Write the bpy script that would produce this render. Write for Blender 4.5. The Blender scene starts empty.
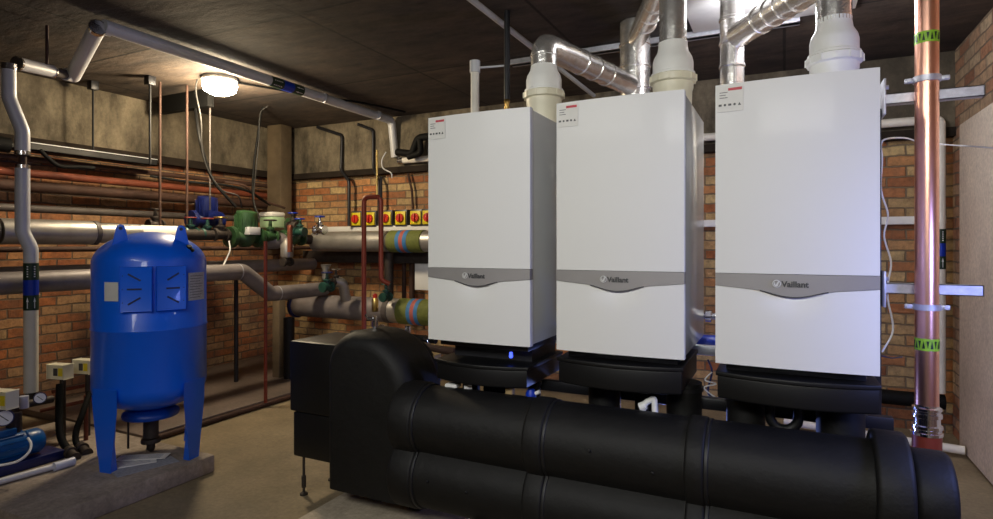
import bpy, bmesh, math, random
from mathutils import Vector, Matrix
random.seed(7)
PI = math.pi
scene = bpy.context.scene
COL = scene.collection
V = Vector
# ------------------------------------------------------------------ camera model
FPX = 585.0; YAW = math.radians(26.2); HC = 1.3; HOR = 245.0
SA, CA = math.sin(YAW), math.cos(YAW)
def ray(px, py):
    u = (px-496.5)/FPX; v = (HOR-py)/FPX
    return V((-SA+u*CA, CA+u*SA, v))
def at_t(px, py, t): return V((0,0,HC)) + ray(px,py)*t
def at_y(px, py, y): r = ray(px,py); return V((0,0,HC)) + r*(y/r.y)
def at_x(px, py, x): r = ray(px,py); return V((0,0,HC)) + r*(x/r.x)
def at_z(px, py, z): r = ray(px,py); return V((0,0,HC)) + r*((z-HC)/r.z)
XL, XR, YB, YF, ZC = -5.3, 1.04, 5.0, -2.6, 2.62

# ------------------------------------------------------------------ materials
MATS = {}
def newmat(name):
    m = bpy.data.materials.new(name); m.use_nodes = True
    nt = m.node_tree; b = nt.nodes['Principled BSDF']
    MATS[name] = m
    return m, nt, b
def noise_node(nt, scale, detail=4, rough=0.6, stretch=None, coord='Object'):
    tc = nt.nodes.new('ShaderNodeTexCoord'); n = nt.nodes.new('ShaderNodeTexNoise')
    n.inputs['Scale'].default_value = scale; n.inputs['Detail'].default_value = detail
    n.inputs['Roughness'].default_value = rough
    if stretch:
        mp = nt.nodes.new('ShaderNodeMapping'); mp.inputs['Scale'].default_value = stretch
        nt.links.new(tc.outputs[coord], mp.inputs['Vector']); nt.links.new(mp.outputs[0], n.inputs['Vector'])
    else:
        nt.links.new(tc.outputs[coord], n.inputs['Vector'])
    return n
def ramp(nt, src, stops):
    r = nt.nodes.new('ShaderNodeValToRGB')
    e = r.color_ramp.elements
    while len(e) < len(stops): e.new(0.5)
    for i, (p, c) in enumerate(stops):
        e[i].position = p; e[i].color = (*c, 1) if len(c) == 3 else c
    nt.links.new(src, r.inputs[0]); return r
def mixc(nt, a, b, fac, mode='MIX'):
    m = nt.nodes.new('ShaderNodeMix'); m.data_type = 'RGBA'; m.blend_type = mode
    for s, v in ((m.inputs[6], a), (m.inputs[7], b)):
        if isinstance(v, tuple): s.default_value = (*v, 1)
        else: nt.links.new(v, s)
    if isinstance(fac, float): m.inputs[0].default_value = fac
    else: nt.links.new(fac, m.inputs[0])
    return m.outputs[2]
def bump(nt, b, h, strength, dist=0.01):
    n = nt.nodes.new('ShaderNodeBump'); n.inputs['Strength'].default_value = strength
    n.inputs['Distance'].default_value = dist
    nt.links.new(h, n.inputs['Height']); nt.links.new(n.outputs[0], b.inputs['Normal'])
def simple(name, col, rough=0.5, metal=0.0, var=0.15, scale=8, bmp=0.0, coat=0.0, emit=None, stretch=None, spec=0.5):
    m, nt, b = newmat(name)
    n = noise_node(nt, scale, stretch=stretch)
    lo = tuple(c*(1-var) for c in col); hi = tuple(min(1, c*(1+var)) for c in col)
    r = ramp(nt, n.outputs[0], [(0.3, lo), (0.7, hi)])
    nt.links.new(r.outputs[0], b.inputs['Base Color'])
    b.inputs['Roughness'].default_value = rough; b.inputs['Metallic'].default_value = metal
    b.inputs['Specular IOR Level'].default_value = spec
    if coat: b.inputs['Coat Weight'].default_value = coat; b.inputs['Coat Roughness'].default_value = 0.06
    if bmp: bump(nt, b, n.outputs[0], bmp)
    if emit: b.inputs['Emission Color'].default_value = (*emit[0], 1); b.inputs['Emission Strength'].default_value = emit[1]
    return m
def brick_mat(name, axis, cols, mortar, dirt, dirt_amt=0.75):
    m, nt, b = newmat(name)
    N = nt.nodes.new; L = nt.links.new
    tc = N('ShaderNodeTexCoord'); sp = N('ShaderNodeSeparateXYZ'); cb = N('ShaderNodeCombineXYZ')
    L(tc.outputs['Object'], sp.inputs[0]); L(sp.outputs[axis], cb.inputs[0]); L(sp.outputs[2], cb.inputs[1])
    nn = N('ShaderNodeTexNoise'); nn.inputs['Scale'].default_value = 7; nn.inputs['Detail'].default_value = 5; nn.inputs['Roughness'].default_value = .7
    L(tc.outputs['Object'], nn.inputs['Vector'])
    vm = N('ShaderNodeVectorMath'); vm.operation = 'SCALE'; vm.inputs[3].default_value = 0.030; L(nn.outputs['Color'], vm.inputs[0])
    va = N('ShaderNodeVectorMath'); L(cb.outputs[0], va.inputs[0]); L(vm.outputs[0], va.inputs[1])
    t = N('ShaderNodeTexBrick'); t.offset = 0.5; t.offset_frequency = 2
    for k, v in (('Scale',1),('Brick Width',.225),('Row Height',.075),('Mortar Size',.0075),('Mortar Smooth',.5),('Bias',0)): t.inputs[k].default_value = v
    L(va.outputs[0], t.inputs['Vector'])
    s2 = N('ShaderNodeSeparateXYZ'); L(va.outputs[0], s2.inputs[0])
    def mth(op, a, bb=None, c=None):
        n = N('ShaderNodeMath'); n.operation = op
        for k, v in enumerate((a, bb, c)):
            if v is None: continue
            if isinstance(v, (int, float)): n.inputs[k].default_value = v
            else: L(v, n.inputs[k])
        return n.outputs[0]
    row = mth('FLOOR', mth('DIVIDE', s2.outputs[1], .075))
    off = mth('MULTIPLY', mth('SUBTRACT', 1, mth('FLOORED_MODULO', row, 2)), .5)
    colm = mth('FLOOR', mth('ADD', mth('DIVIDE', s2.outputs[0], .225), off))
    c2 = N('ShaderNodeCombineXYZ'); L(row, c2.inputs[0]); L(colm, c2.inputs[1])
    wn = N('ShaderNodeTexWhiteNoise'); L(c2.outputs[0], wn.inputs[0])
    r1 = ramp(nt, wn.outputs['Value'], [(k/(len(cols)-1), c) for k, c in enumerate(cols)])
    n2 = noise_node(nt, 22, 7, 0.75)
    r2 = ramp(nt, n2.outputs[0], [(0.3, (0.45,0.42,0.4)), (0.5, (.95,.95,.95)), (0.7, (1.35,1.3,1.25))])
    c = mixc(nt, r1.outputs[0], r2.outputs[0], 1.0, 'MULTIPLY')
    c = mixc(nt, c, mortar, t.outputs['Fac'])
    n3 = noise_node(nt, 1.6, 7, 0.7)
    r3 = ramp(nt, n3.outputs[0], [(0.42, (0,0,0)), (0.68, (dirt_amt,)*3)])
    c = mixc(nt, c, dirt, r3.outputs[0])
    L(c, b.inputs['Base Color']); b.inputs['Roughness'].default_value = 0.9
    h = mth('ADD', mth('SUBTRACT', 1, t.outputs['Fac']), mth('MULTIPLY', n2.outputs[0], .9))
    bump(nt, b, h, 1.0, 0.010)
    return m
def concrete(name, lo, hi, stretch, scale=3, stain=(0.05,0.045,0.04), stain_amt=0.6, rough=0.9, bmp=0.5, grid=None):
    m, nt, b = newmat(name)
    n = noise_node(nt, scale, 8, 0.65, stretch)
    r = ramp(nt, n.outputs[0], [(0.32, lo), (0.68, hi)])
    n2 = noise_node(nt, 0.9, 6, 0.6)
    r2 = ramp(nt, n2.outputs[0], [(0.45, (0,0,0)), (0.75, (stain_amt,)*3)])
    c = mixc(nt, r.outputs[0], stain, r2.outputs[0])
    n3 = noise_node(nt, 40, 4, 0.7)
    r3 = ramp(nt, n3.outputs[0], [(0.3, (0.8,)*3), (0.7, (1.15,)*3)])
    c = mixc(nt, c, r3.outputs[0], 1.0, 'MULTIPLY')
    if grid:
        tc = nt.nodes.new('ShaderNodeTexCoord'); t = nt.nodes.new('ShaderNodeTexBrick')
        t.offset = 0
        t.inputs['Scale'].default_value = 1; t.inputs['Brick Width'].default_value = grid; t.inputs['Row Height'].default_value = grid
        t.inputs['Mortar Size'].default_value = 0.013; t.inputs['Mortar Smooth'].default_value = 0.6
        t.inputs['Color1'].default_value = (1,1,1,1); t.inputs['Color2'].default_value = (0.55,0.53,0.58,1); t.inputs['Mortar'].default_value = (0.14,0.12,0.11,1)
        nt.links.new(tc.outputs['Object'], t.inputs['Vector'])
        c = mixc(nt, c, t.outputs['Color'], 1.0, 'MULTIPLY')
    nt.links.new(c, b.inputs['Base Color']); b.inputs['Roughness'].default_value = rough
    bump(nt, b, n.outputs[0], bmp, 0.01)
    return m

brick_mat('brick_back', 0, [(.30,.10,.035),(.46,.17,.06),(.52,.27,.11),(.58,.42,.20),(.50,.33,.15),(.42,.15,.05)], (.22,.16,.10), (.20,.13,.08), .6)
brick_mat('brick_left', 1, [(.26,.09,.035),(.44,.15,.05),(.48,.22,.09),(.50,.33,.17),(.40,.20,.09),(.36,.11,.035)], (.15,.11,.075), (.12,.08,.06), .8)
brick_mat('brick_right', 1, [(.30,.12,.06),(.48,.22,.12),(.52,.33,.2),(.56,.43,.28),(.45,.24,.14)], (.24,.18,.13), (.2,.14,.1), .6)
concrete('concrete_beam', (0.055,0.045,0.03), (0.27,0.225,0.155), (1,1,.45), 5.5, (0.045,0.036,0.026), 0.9, bmp=1.0)
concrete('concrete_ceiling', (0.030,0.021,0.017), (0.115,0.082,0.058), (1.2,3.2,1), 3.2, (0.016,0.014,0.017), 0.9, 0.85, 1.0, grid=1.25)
concrete('concrete_floor', (0.20,0.155,0.09), (0.33,0.26,0.16), (1,1,1), 2.2, (0.09,0.075,0.05), 0.55, 0.75, 0.2)
concrete('concrete_step', (0.12,0.095,0.08), (0.2,0.155,0.13), (1,1,1), 3, (0.06,0.045,0.04), 0.7, 0.45, 0.2)
concrete('concrete_pad', (0.24,0.20,0.165), (0.42,0.35,0.29), (1,1,1), 5, (0.1,0.08,0.07), 0.6, 0.9, 0.8)
concrete('concrete_slab', (0.36,0.30,0.22), (0.52,0.44,0.33), (1,1,1), 5, (0.2,0.16,0.12), 0.5, 0.9, 0.6)
concrete('front_wall', (0.3,0.28,0.25), (0.42,0.40,0.36), (1,1,1), 3)
concrete('painted_board', (0.66,0.57,0.49), (0.80,0.70,0.60), (1,1,1), 2.5, (0.3,0.24,0.19), 0.6, 0.8, 0.1)
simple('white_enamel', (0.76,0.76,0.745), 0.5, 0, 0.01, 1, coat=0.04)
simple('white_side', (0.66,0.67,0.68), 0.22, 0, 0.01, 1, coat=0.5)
simple('silver_band', (0.33,0.315,0.31), 0.42, 0.3, 0.03)
simple('dark_text', (0.06,0.06,0.065), 0.4)
simple('light_text', (0.75,0.75,0.74), 0.4)
simple('sticker_white', (0.72,0.71,0.68), 0.5, 0, 0.05)
simple('sticker_red', (0.55,0.05,0.07), 0.5)
simple('black_foam', (0.0038,0.0035,0.0032), 0.62, 0, 0.3, 14, 0.35, spec=.38)
simple('black_foam_seam', (0.006,0.006,0.007), 0.5, 0, 0.1)
simple('black_plastic', (0.005,0.005,0.0055), 0.45, 0, 0.1, spec=.35)
simple('black_panel', (0.005,0.005,0.005), 0.4, 0, 0.1)
simple('black_rubber', (0.004,0.004,0.004), 0.7, spec=.2)
simple('black_metal', (0.02,0.02,0.024), 0.4, 0.3)
simple('blue_paint', (0.0,0.13,0.86), 0.38, 0, 0.04, 3, coat=0.35)
simple('blue_paint_dark', (0.0,0.045,0.32), 0.4, 0, 0.08, 3)
simple('slot_dark', (0.004,0.012,0.08), 0.5)
simple('pump_blue', (0.0,0.08,0.28), 0.35, 0, 0.1, 5)
simple('deep_blue', (0.004,0.010,0.085), 0.4, 0, 0.1)
simple('band_blue', (0.0,0.03,0.42), 0.4)
simple('band_green', (0.006,0.028,0.010), 0.5, 0, 0.3, 60)
simple('tape_lime', (0.28,0.55,0.03), 0.5, 0, 0.2, 60)
simple('olive_cloth', (0.14,0.16,0.03), 0.75, 0, 0.15, 40)
simple('stripe_red', (0.42,0.10,0.08), 0.7)
simple('stripe_blue', (0.04,0.18,0.42), 0.7)
simple('pump_green', (0.022,0.062,0.022), 0.42, 0, 0.3, 12)
simple('teal_green', (0.012,0.055,0.042), 0.45, 0, 0.4, 20)
simple('pale_green', (0.42,0.62,0.38), 0.4, 0, 0.1)
simple('steel_flue', (0.88,0.86,0.83), 0.24, 0.85, 0.10, 9, 0.6)
simple('foil_lagging', (0.42,0.40,0.375), 0.42, 0.7, 0.15, 9, 0.3)
simple('grey_lagging', (0.22,0.195,0.195), 0.5, 0.25, 0.15, 8, 0.2)
simple('dark_lagging', (0.09,0.075,0.07), 0.6, 0.1, 0.3, 8, 0.2)
simple('white_lagging', (0.82,0.78,0.70), 0.55, 0, 0.08)
simple('white_plastic', (0.86,0.86,0.84), 0.4, 0, 0.03)
simple('cream_plastic', (0.80,0.76,0.60), 0.38, 0, 0.05)
simple('conduit_grey', (0.60,0.61,0.64), 0.42, 0.1, 0.05)
simple('off_white_pipe', (0.66,0.63,0.55), 0.5, 0, 0.08, 5)
simple('galvanised', (0.55,0.56,0.62), 0.45, 0.6, 0.18, 30)
simple('plate_metal', (0.85,0.84,0.81), 0.5, 0.0, 0.12, 4)
simple('copper', (0.93,0.50,0.37), 0.3, 1.0, 0.12, 5, stretch=(4,4,1))
simple('copper_red', (0.24,0.04,0.02), 0.45, 0.2, 0.15, 8)
simple('rust', (0.17,0.04,0.017), 0.7, 0.1, 0.35, 9, 0.3)
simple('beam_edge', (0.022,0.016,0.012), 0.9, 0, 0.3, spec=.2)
simple('tray_black', (0.010,0.010,0.011), 0.5, spec=.3)
simple('rust_dark', (0.055,0.025,0.016), 0.75, 0.1, 0.35, 9, 0.3)
simple('brass', (0.62,0.42,0.14), 0.35, 1.0, 0.15, 20)
simple('chrome', (0.8,0.8,0.82), 0.15, 1.0, 0.03)
simple('iron_dark', (0.05,0.04,0.035), 0.6, 0.5, 0.3, 15, 0.3)
simple('red_paint', (0.55,0.03,0.015), 0.4)
simple('yellow_paint', (0.75,0.60,0.02), 0.45)
simple('wood_tan', (0.40,0.28,0.13), 0.7, 0, 0.2, 6, stretch=(1,1,8))
simple('post_tan', (0.15,0.11,0.065), 0.8, 0, 0.25, 5, 0.3)
simple('wheel_red', (0.16,0.02,0.015), 0.5)
simple('cable_grey', (0.03,0.029,0.028), 0.6, spec=.25)
simple('paper', (0.85,0.83,0.80), 0.7, 0, 0.06)
simple('paper_print', (0.35,0.36,0.40), 0.7, 0, 0.2, 60)
simple('label_print', (0.42,0.44,0.48), 0.6, 0, 0.25, 120)
simple('gauge_face', (0.72,0.74,0.80), 0.4, 0, 0.02)
simple('clear_plastic', (0.55,0.58,0.72), 0.2, 0, 0.1)
simple('lamp_glow', (1,1,1), 0.5, 0, 0, emit=((1.0,0.88,0.66), 60))
simple('tube_glow', (1,1,1), 0.5, 0, 0, emit=((1.0,0.93,0.82), 2.0))
simple('blue_led', (0.1,0.2,1), 0.4, 0, 0, emit=((0.06,0.10,1.0), 1.8))

# ------------------------------------------------------------------ mesh builder
def frame_of(d):
    d = d.normalized(); up = V((0,0,1)) if abs(d.z) < 0.95 else V((1,0,0))
    a = d.cross(up).normalized(); b = a.cross(d).normalized()
    return a, b
class MB:
    def __init__(s): s.bm = bmesh.new()
    def box(s, lo, hi, bev=0.0, segs=2, rotz=0, piv=None):
        lo, hi = V(lo), V(hi); b2 = bmesh.new()
        bmesh.ops.create_cube(b2, size=1)
        for v in b2.verts: v.co = V(((lo.x+hi.x)/2+v.co.x*(hi.x-lo.x), (lo.y+hi.y)/2+v.co.y*(hi.y-lo.y), (lo.z+hi.z)/2+v.co.z*(hi.z-lo.z)))
        if bev: bmesh.ops.bevel(b2, geom=list(b2.edges), offset=bev, segments=segs, profile=0.5, affect='EDGES')
        if rotz:
            c = V(piv) if piv else (lo+hi)/2
            bmesh.ops.rotate(b2, verts=b2.verts, cent=c, matrix=Matrix.Rotation(rotz, 3, 'Z'))
        s.merge(b2); return s
    def merge(s, b2):
        me = bpy.data.meshes.new('tmp'); b2.to_mesh(me); b2.free(); s.bm.from_mesh(me); bpy.data.meshes.remove(me)
    def obox(s, c, ex, ey, ez, bev=0.0):      # oriented box: centre and three half vectors
        b2 = bmesh.new(); bmesh.ops.create_cube(b2, size=2)
        c, ex, ey, ez = V(c), V(ex), V(ey), V(ez)
        for v in b2.verts: v.co = c + ex*v.co.x + ey*v.co.y + ez*v.co.z
        if bev: bmesh.ops.bevel(b2, geom=list(b2.edges), offset=bev, segments=2, profile=0.5, affect='EDGES')
        bmesh.ops.recalc_face_normals(b2, faces=b2.faces)
        s.merge(b2); return s
    def rings(s, rings, cap=True):
        b2 = bmesh.new(); vs = [[b2.verts.new(p) for p in r] for r in rings]
        n = len(vs[0])
        for i in range(len(vs)-1):
            for j in range(n):
                b2.faces.new((vs[i][j], vs[i][(j+1)%n], vs[i+1][(j+1)%n], vs[i+1][j]))
        if cap:
            b2.faces.new(vs[0][::-1]); b2.faces.new(vs[-1])
        bmesh.ops.recalc_face_normals(b2, faces=b2.faces)
        s.merge(b2); return s
    def cyl(s, p0, p1, r0, r1=None, n=24):
        p0, p1 = V(p0), V(p1); r1 = r0 if r1 is None else r1
        a, b = frame_of(p1-p0)
        s.rings([[p + (a*math.cos(2*PI*k/n)+b*math.sin(2*PI*k/n))*r for k in range(n)] for p, r in ((p0,r0),(p1,r1))]); return s
    def lathe(s, o, prof, axis=(0,0,1), n=32):   # prof: (radius, height along axis)
        o = V(o); ax = V(axis).normalized(); a, b = frame_of(ax)
        s.rings([[o + ax*h + (a*math.cos(2*PI*k/n)+b*math.sin(2*PI*k/n))*max(r, 0.0005) for k in range(n)] for r, h in prof]); return s
    def tube(s, pts, r, bend=0.0, n=16, seg=5):
        pts = [V(p) for p in pts]
        if bend > 0:
            out = [pts[0]]
            for i in range(1, len(pts)-1):
                a, b, c = pts[i-1], pts[i], pts[i+1]
                la, lc = (a-b).length, (c-b).length; q = min(bend, la*0.45, lc*0.45)
                p1 = b+(a-b).normalized()*q; p2 = b+(c-b).normalized()*q
                for k in range(seg+1):
                    t = k/seg; out.append(p1*(1-t)**2 + b*2*t*(1-t) + p2*t*t)
            out.append(pts[-1]); pts = out
        t0 = (pts[1]-pts[0]).normalized(); a, b = frame_of(t0); rings = []
        for i, p in enumerate(pts):
            if i == 0: t = t0
            elif i == len(pts)-1: t = (pts[i]-pts[i-1]).normalized()
            else:
                t = ((pts[i]-pts[i-1]).normalized()+(pts[i+1]-pts[i]).normalized()).normalized()
            a = (a - t*a.dot(t)).normalized(); b = t.cross(a)
            k = 1.0
            if 0 < i < len(pts)-1:
                cs = (pts[i]-pts[i-1]).normalized().dot(t); k = 1/max(cs, 0.6)
            rings.append([p + (a*math.cos(2*PI*j/n)+b*math.sin(2*PI*j/n))*r*(k if k < 1.02 else 1) for j in range(n)])
        s.rings(rings); return s
    def prism(s, prof, f0, f1, mapf, bev=0.0, segs=3):    # prof 2-D, mapf(u,v,w)->xyz
        b2 = bmesh.new()
        A = [b2.verts.new(mapf(u,v,f0)) for u,v in prof]; B = [b2.verts.new(mapf(u,v,f1)) for u,v in prof]
        fa = b2.faces.new(A); fb = b2.faces.new(B[::-1]); n = len(prof)
        for i in range(n): b2.faces.new((A[i], B[i], B[(i+1)%n], A[(i+1)%n]))
        bmesh.ops.recalc_face_normals(b2, faces=b2.faces)
        if bev:
            es = set(fa.edges) | set(fb.edges)
            bmesh.ops.bevel(b2, geom=list(es), offset=bev, segments=segs, profile=0.5, affect='EDGES')
        s.merge(b2); return s
    def patch(s, c, r, a0, a1, z0, z1, th=0.003, n=10):
        b2 = bmesh.new(); rows = []
        for k in range(n+1):
            a = a0+(a1-a0)*k/n; d = V((math.cos(a), math.sin(a), 0))
            rows.append([b2.verts.new(V((c[0],c[1],z))+d*rr) for rr, z in ((r,z0),(r+th,z0),(r+th,z1),(r,z1))])
        for k in range(n):
            for j in range(4): b2.faces.new((rows[k][j], rows[k][(j+1)%4], rows[k+1][(j+1)%4], rows[k+1][j]))
        b2.faces.new(rows[0][::-1]); b2.faces.new(rows[-1])
        bmesh.ops.recalc_face_normals(b2, faces=b2.faces)
        s.merge(b2); return s
    def build(s, name, mat, parent=None, origin=None, angle=40):
        off = V((0,0,0))
        if parent is not None:
            off = world_of(parent)
            loc = V((0,0,0))
        else:
            cs = [v.co for v in s.bm.verts]
            lo = V((min(c.x for c in cs), min(c.y for c in cs), min(c.z for c in cs))); hi = V((max(c.x for c in cs), max(c.y for c in cs), max(c.z for c in cs)))
            off = V(origin) if origin is not None else V(((lo.x+hi.x)/2, (lo.y+hi.y)/2, lo.z)); loc = off
        bmesh.ops.translate(s.bm, verts=s.bm.verts, vec=-off)
        me = bpy.data.meshes.new(name); s.bm.to_mesh(me); s.bm.free()
        for p in me.polygons: p.use_smooth = True
        me.set_sharp_from_angle(angle=math.radians(angle))
        me.materials.append(MATS[mat])
        o = bpy.data.objects.new(name, me); COL.objects.link(o); o.location = loc
        if parent is not None: o.parent = parent
        return o
def world_of(o):
    p = V((0,0,0))
    while o is not None: p += o.location; o = o.parent
    return p
def tag(o, label, cat, group=None, kind=None):
    o['label'] = label; o['category'] = cat
    if group: o['group'] = group
    if kind: o['kind'] = kind
    return o
def thing(name, loc, label, cat, group=None):
    o = bpy.data.objects.new(name, None); o.empty_display_size = 0.05; COL.objects.link(o); o.location = V(loc)
    return tag(o, label, cat, group)
def structure(o): o['kind'] = 'structure'; return o
def smooth_path(pts, n=6):
    pts = [V(p) for p in pts]; out = []
    P = [pts[0]*2-pts[1]] + pts + [pts[-1]*2-pts[-2]]
    for i in range(1, len(P)-2):
        for k in range(n):
            t = k/n; a,b,c,d = P[i-1],P[i],P[i+1],P[i+2]
            out.append(0.5*((2*b)+(c-a)*t+(2*a-5*b+4*c-d)*t*t+(3*b-a-3*c+d)*t**3))
    out.append(pts[-1]); return out

# ------------------------------------------------------------------ setting
structure(MB().box((XL-.2,YF-.2,-.15),(XR+.2,YB+.2,0)).build('floor','concrete_floor',origin=(0,0,0)))
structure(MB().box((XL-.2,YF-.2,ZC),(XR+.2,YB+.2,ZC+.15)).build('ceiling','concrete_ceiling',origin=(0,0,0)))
structure(MB().box((XL-.2,YB,0),(XR+.2,YB+.2,ZC)).build('wall_back','brick_back',origin=(0,0,0)))
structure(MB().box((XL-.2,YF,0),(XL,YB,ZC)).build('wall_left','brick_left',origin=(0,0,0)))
structure(MB().box((XR,YF,0),(XR+.2,YB,ZC)).build('wall_right','brick_right',origin=(0,0,0)))
structure(MB().box((XL-.2,YF-.2,0),(XR+.2,YF,ZC)).build('wall_front','front_wall',origin=(0,0,0)))
structure(MB().box((XL,YB-.06,2.10),(XR,YB,ZC)).build('trim_1','concrete_beam',origin=(0,0,0)))
structure(MB().box((XL,YF,2.13),(XL+.06,YB-.06,ZC)).build('trim_2','concrete_beam',origin=(0,0,0)))
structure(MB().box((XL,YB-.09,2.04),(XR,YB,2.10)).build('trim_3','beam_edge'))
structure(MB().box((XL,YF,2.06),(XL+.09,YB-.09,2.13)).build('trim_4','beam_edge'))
# low step along the left wall
structure(MB().box((XL,2.42,0),(-3.76,YB,0.05),0.008).build('trim_5','concrete_step',origin=(0,0,0)))
# corner pier
structure(MB().box((-5.13,4.68,1.2),(-4.92,4.84,ZC),0.01).build('trim_6','post_tan'))
# board door on the right wall
d = MB().box((XR-.045,2.6,0.02),(XR-.001,4.62,2.06),0.003).build('door_1','painted_board'); structure(d)

# ------------------------------------------------------------------ lagged pipe helper
def band(p0, p1, r, name, mat, parent): return MB().cyl(p0, p1, r, n=28).build(name, mat, parent)
def along(a, b, t): return V(a)*(1-t)+V(b)*t

# ------------------------------------------------------------------ boilers
YFB = 2.15; ZB, ZT = 0.893, 1.851
def text_mesh(body, size, mat, parent, name, loc, extrude=0.0006):
    cu = bpy.data.curves.new('lettering', 'FONT'); cu.body = body; cu.size = size; cu.extrude = extrude; cu.align_x = 'LEFT'; cu.offset = size*0.03
    to = bpy.data.objects.new('lettering', cu); COL.objects.link(to)
    bpy.context.view_layer.update()
    dg = bpy.context.evaluated_depsgraph_get()
    me = bpy.data.meshes.new_from_object(to.evaluated_get(dg)); bpy.data.objects.remove(to); bpy.data.curves.remove(cu)
    me.materials.clear(); me.materials.append(MATS[mat])
    M = Matrix.Rotation(PI/2, 4, 'X'); me.transform(M)
    o = bpy.data.objects.new(name, me); COL.objects.link(o); o.parent = parent; o.location = V(loc)-world_of(parent)
    return o
def boiler(x0, x1, label):
    w = x1-x0; xc = (x0+x1)/2
    root = thing('gas_boiler', (xc, YFB+.3, ZB), label, 'boiler', 'wall-hung boilers in a row')
    bow = 0.012
    def yf(x): return YFB - bow*(1-((x-xc)/(w/2))**2)
    N = 24
    xs = [x0+w*k/N for k in range(N+1)]
    # casing (sides, top, back)
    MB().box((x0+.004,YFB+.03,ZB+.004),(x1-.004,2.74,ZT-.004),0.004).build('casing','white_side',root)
    # band lower edge
    def zl(x):
        q = abs(x-xc)/(w/2)
        base = 1.142 + 0.020*q**1.1
        b = 0.0135*0.5*(1+math.cos(PI*max(0,min(1, (q-.06)/0.44))))
        return base - b
    ztop = 1.203
    def panel(za, zb_, name, mat, off=0.0, scoop=False):
        bm = bmesh.new(); M = 6; rows = []
        for j in range(M+1):
            row = []
            for x in xs:
                a = za(x); b = zb_(x); z = a+(b-a)*j/M
                y = yf(x)+off
                if scoop:
                    dd = ((x-xc)/0.10)**2 + ((z-zl(x)+0.0)/0.045)**2
                    if dd < 1: y += 0.012*(1-dd)
                row.append(bm.verts.new((x,y,z)))
            rows.append(row)
        for j in range(M):
            for i in range(N): bm.faces.new((rows[j][i],rows[j][i+1],rows[j+1][i+1],rows[j+1][i]))
        # return edges to casing
        loop = rows[0] + [r[-1] for r in rows[1:]] + rows[-1][::-1][1:] + [r[0] for r in rows[::-1][1:-1]]
        back = [bm.verts.new((v.co.x, YFB+.03, v.co.z)) for v in loop]
        n = len(loop)
        for i in range(n): bm.faces.new((loop[i],back[i],back[(i+1)%n],loop[(i+1)%n]))
        bmesh.ops.recalc_face_normals(bm, faces=bm.faces)
        mb = MB(); mb.merge(bm)
        return mb.build(name, mat, root, angle=35)
    panel(lambda x: ztop+.0015, lambda x: ZT, 'upper_front_panel', 'white_enamel')
    bd = panel(lambda x: zl(x), lambda x: ztop, 'trim_band', 'silver_band', -0.0025)
    panel(lambda x: ZB, lambda x: zl(x)-.0015, 'lower_front_panel', 'white_enamel', 0, True)
    # handle lip under the band
    prof = [(xc+0.1*s, zl(xc+0.1*s)) for s in [k/8-1 for k in range(17)]]
    MB().tube([(x, yf(x)-.003, z) for x, z in prof], 0.0020, n=8).build('grip_lip', 'dark_text', bd)
    text_mesh('Vaillant', 0.0265, 'dark_text', bd, 'lettering', (xc-.034, YFB-bow-.0045, 1.163))
    lg = MB()
    lc = V((xc-.049, YFB-bow-.004, 1.1725))
    lg.tube([lc+V((math.cos(a),0,math.sin(a)))*.0115 for a in [2*PI*k/24 for k in range(25)]], 0.0016, n=6)
    lg.build('logo_ring', 'light_text', bd)
    MB().prism([(-.007,.009),(-.003,-.004),(.001,.002),(.006,.011),(.008,.008),(.004,-.006),(-.002,-.010),(-.008,-.004)], 0, .002, lambda u,v,w_: (lc.x+u, lc.y-w_, lc.z+v)).build('logo_emblem','light_text',bd)
    # sticker
    sx = x0+.006; sw = .085; e = V((sw, yf(sx+sw)-yf(sx), 0)); el = e.normalized(); nn_ = V((el.y,-el.x,0)); p0 = V((sx, yf(sx)-.0025, 0))
    def lay(u0,u1,z0,z1,dep): return dict(c=p0+el*((u0+u1)/2)+V((0,0,(z0+z1)/2))+nn_*dep, ex=el*((u1-u0)/2), ey=nn_*.0006, ez=(0,0,(z1-z0)/2))
    st = MB().obox(**lay(0,sw,ZT-.095,ZT-.008,.0002)).build('info_sticker','sticker_white',root)
    st['label'] = 'white sticker with red line and tiny symbols'
    MB().obox(**lay(.036,.080,ZT-.024,ZT-.015,.0012)).build('red_line','sticker_red',st)
    ic = MB()
    for k in range(5):
        cx = .010+k*.0155; z = ZT-.072; cc_ = p0+el*cx+V((0,0,z))
        if k in (1,3): ic.cyl(cc_,cc_+nn_*.0018,.0042,n=10)
        elif k == 4: ic.prism([(-.005,-.0045),(.005,-.0045),(0,.005)],0,.0018,lambda u,v,w_:cc_+el*u+V((0,0,v))+nn_*w_)
        else: ic.obox(**lay(cx-.005,cx+.005,z-.0035,z+.0035,.0012))
    for k in range(3): ic.obox(**lay(.008,.034-(k%2)*.006,ZT-.030-k*.009,ZT-.028-k*.009,.0012))
    ic.build('symbols','dark_text',st)
    # rubber edged base
    MB().box((x0+.03,YFB+.05,ZB-.03),(x1-.03,2.70,ZB+.01),0.004).build('base_plate','black_metal',root)
    return root
BX = [(-1.388,-.909),(-.797,-.317),(-.214,.266)]
labs = ['white box boiler at the left of the row, nearest the blue tank',
        'white box boiler in the middle of the row of three',
        'white box boiler at the right of the row, beside the copper pipe']
for (a,b),l in zip(BX, labs): boiler(a,b,l)

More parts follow.
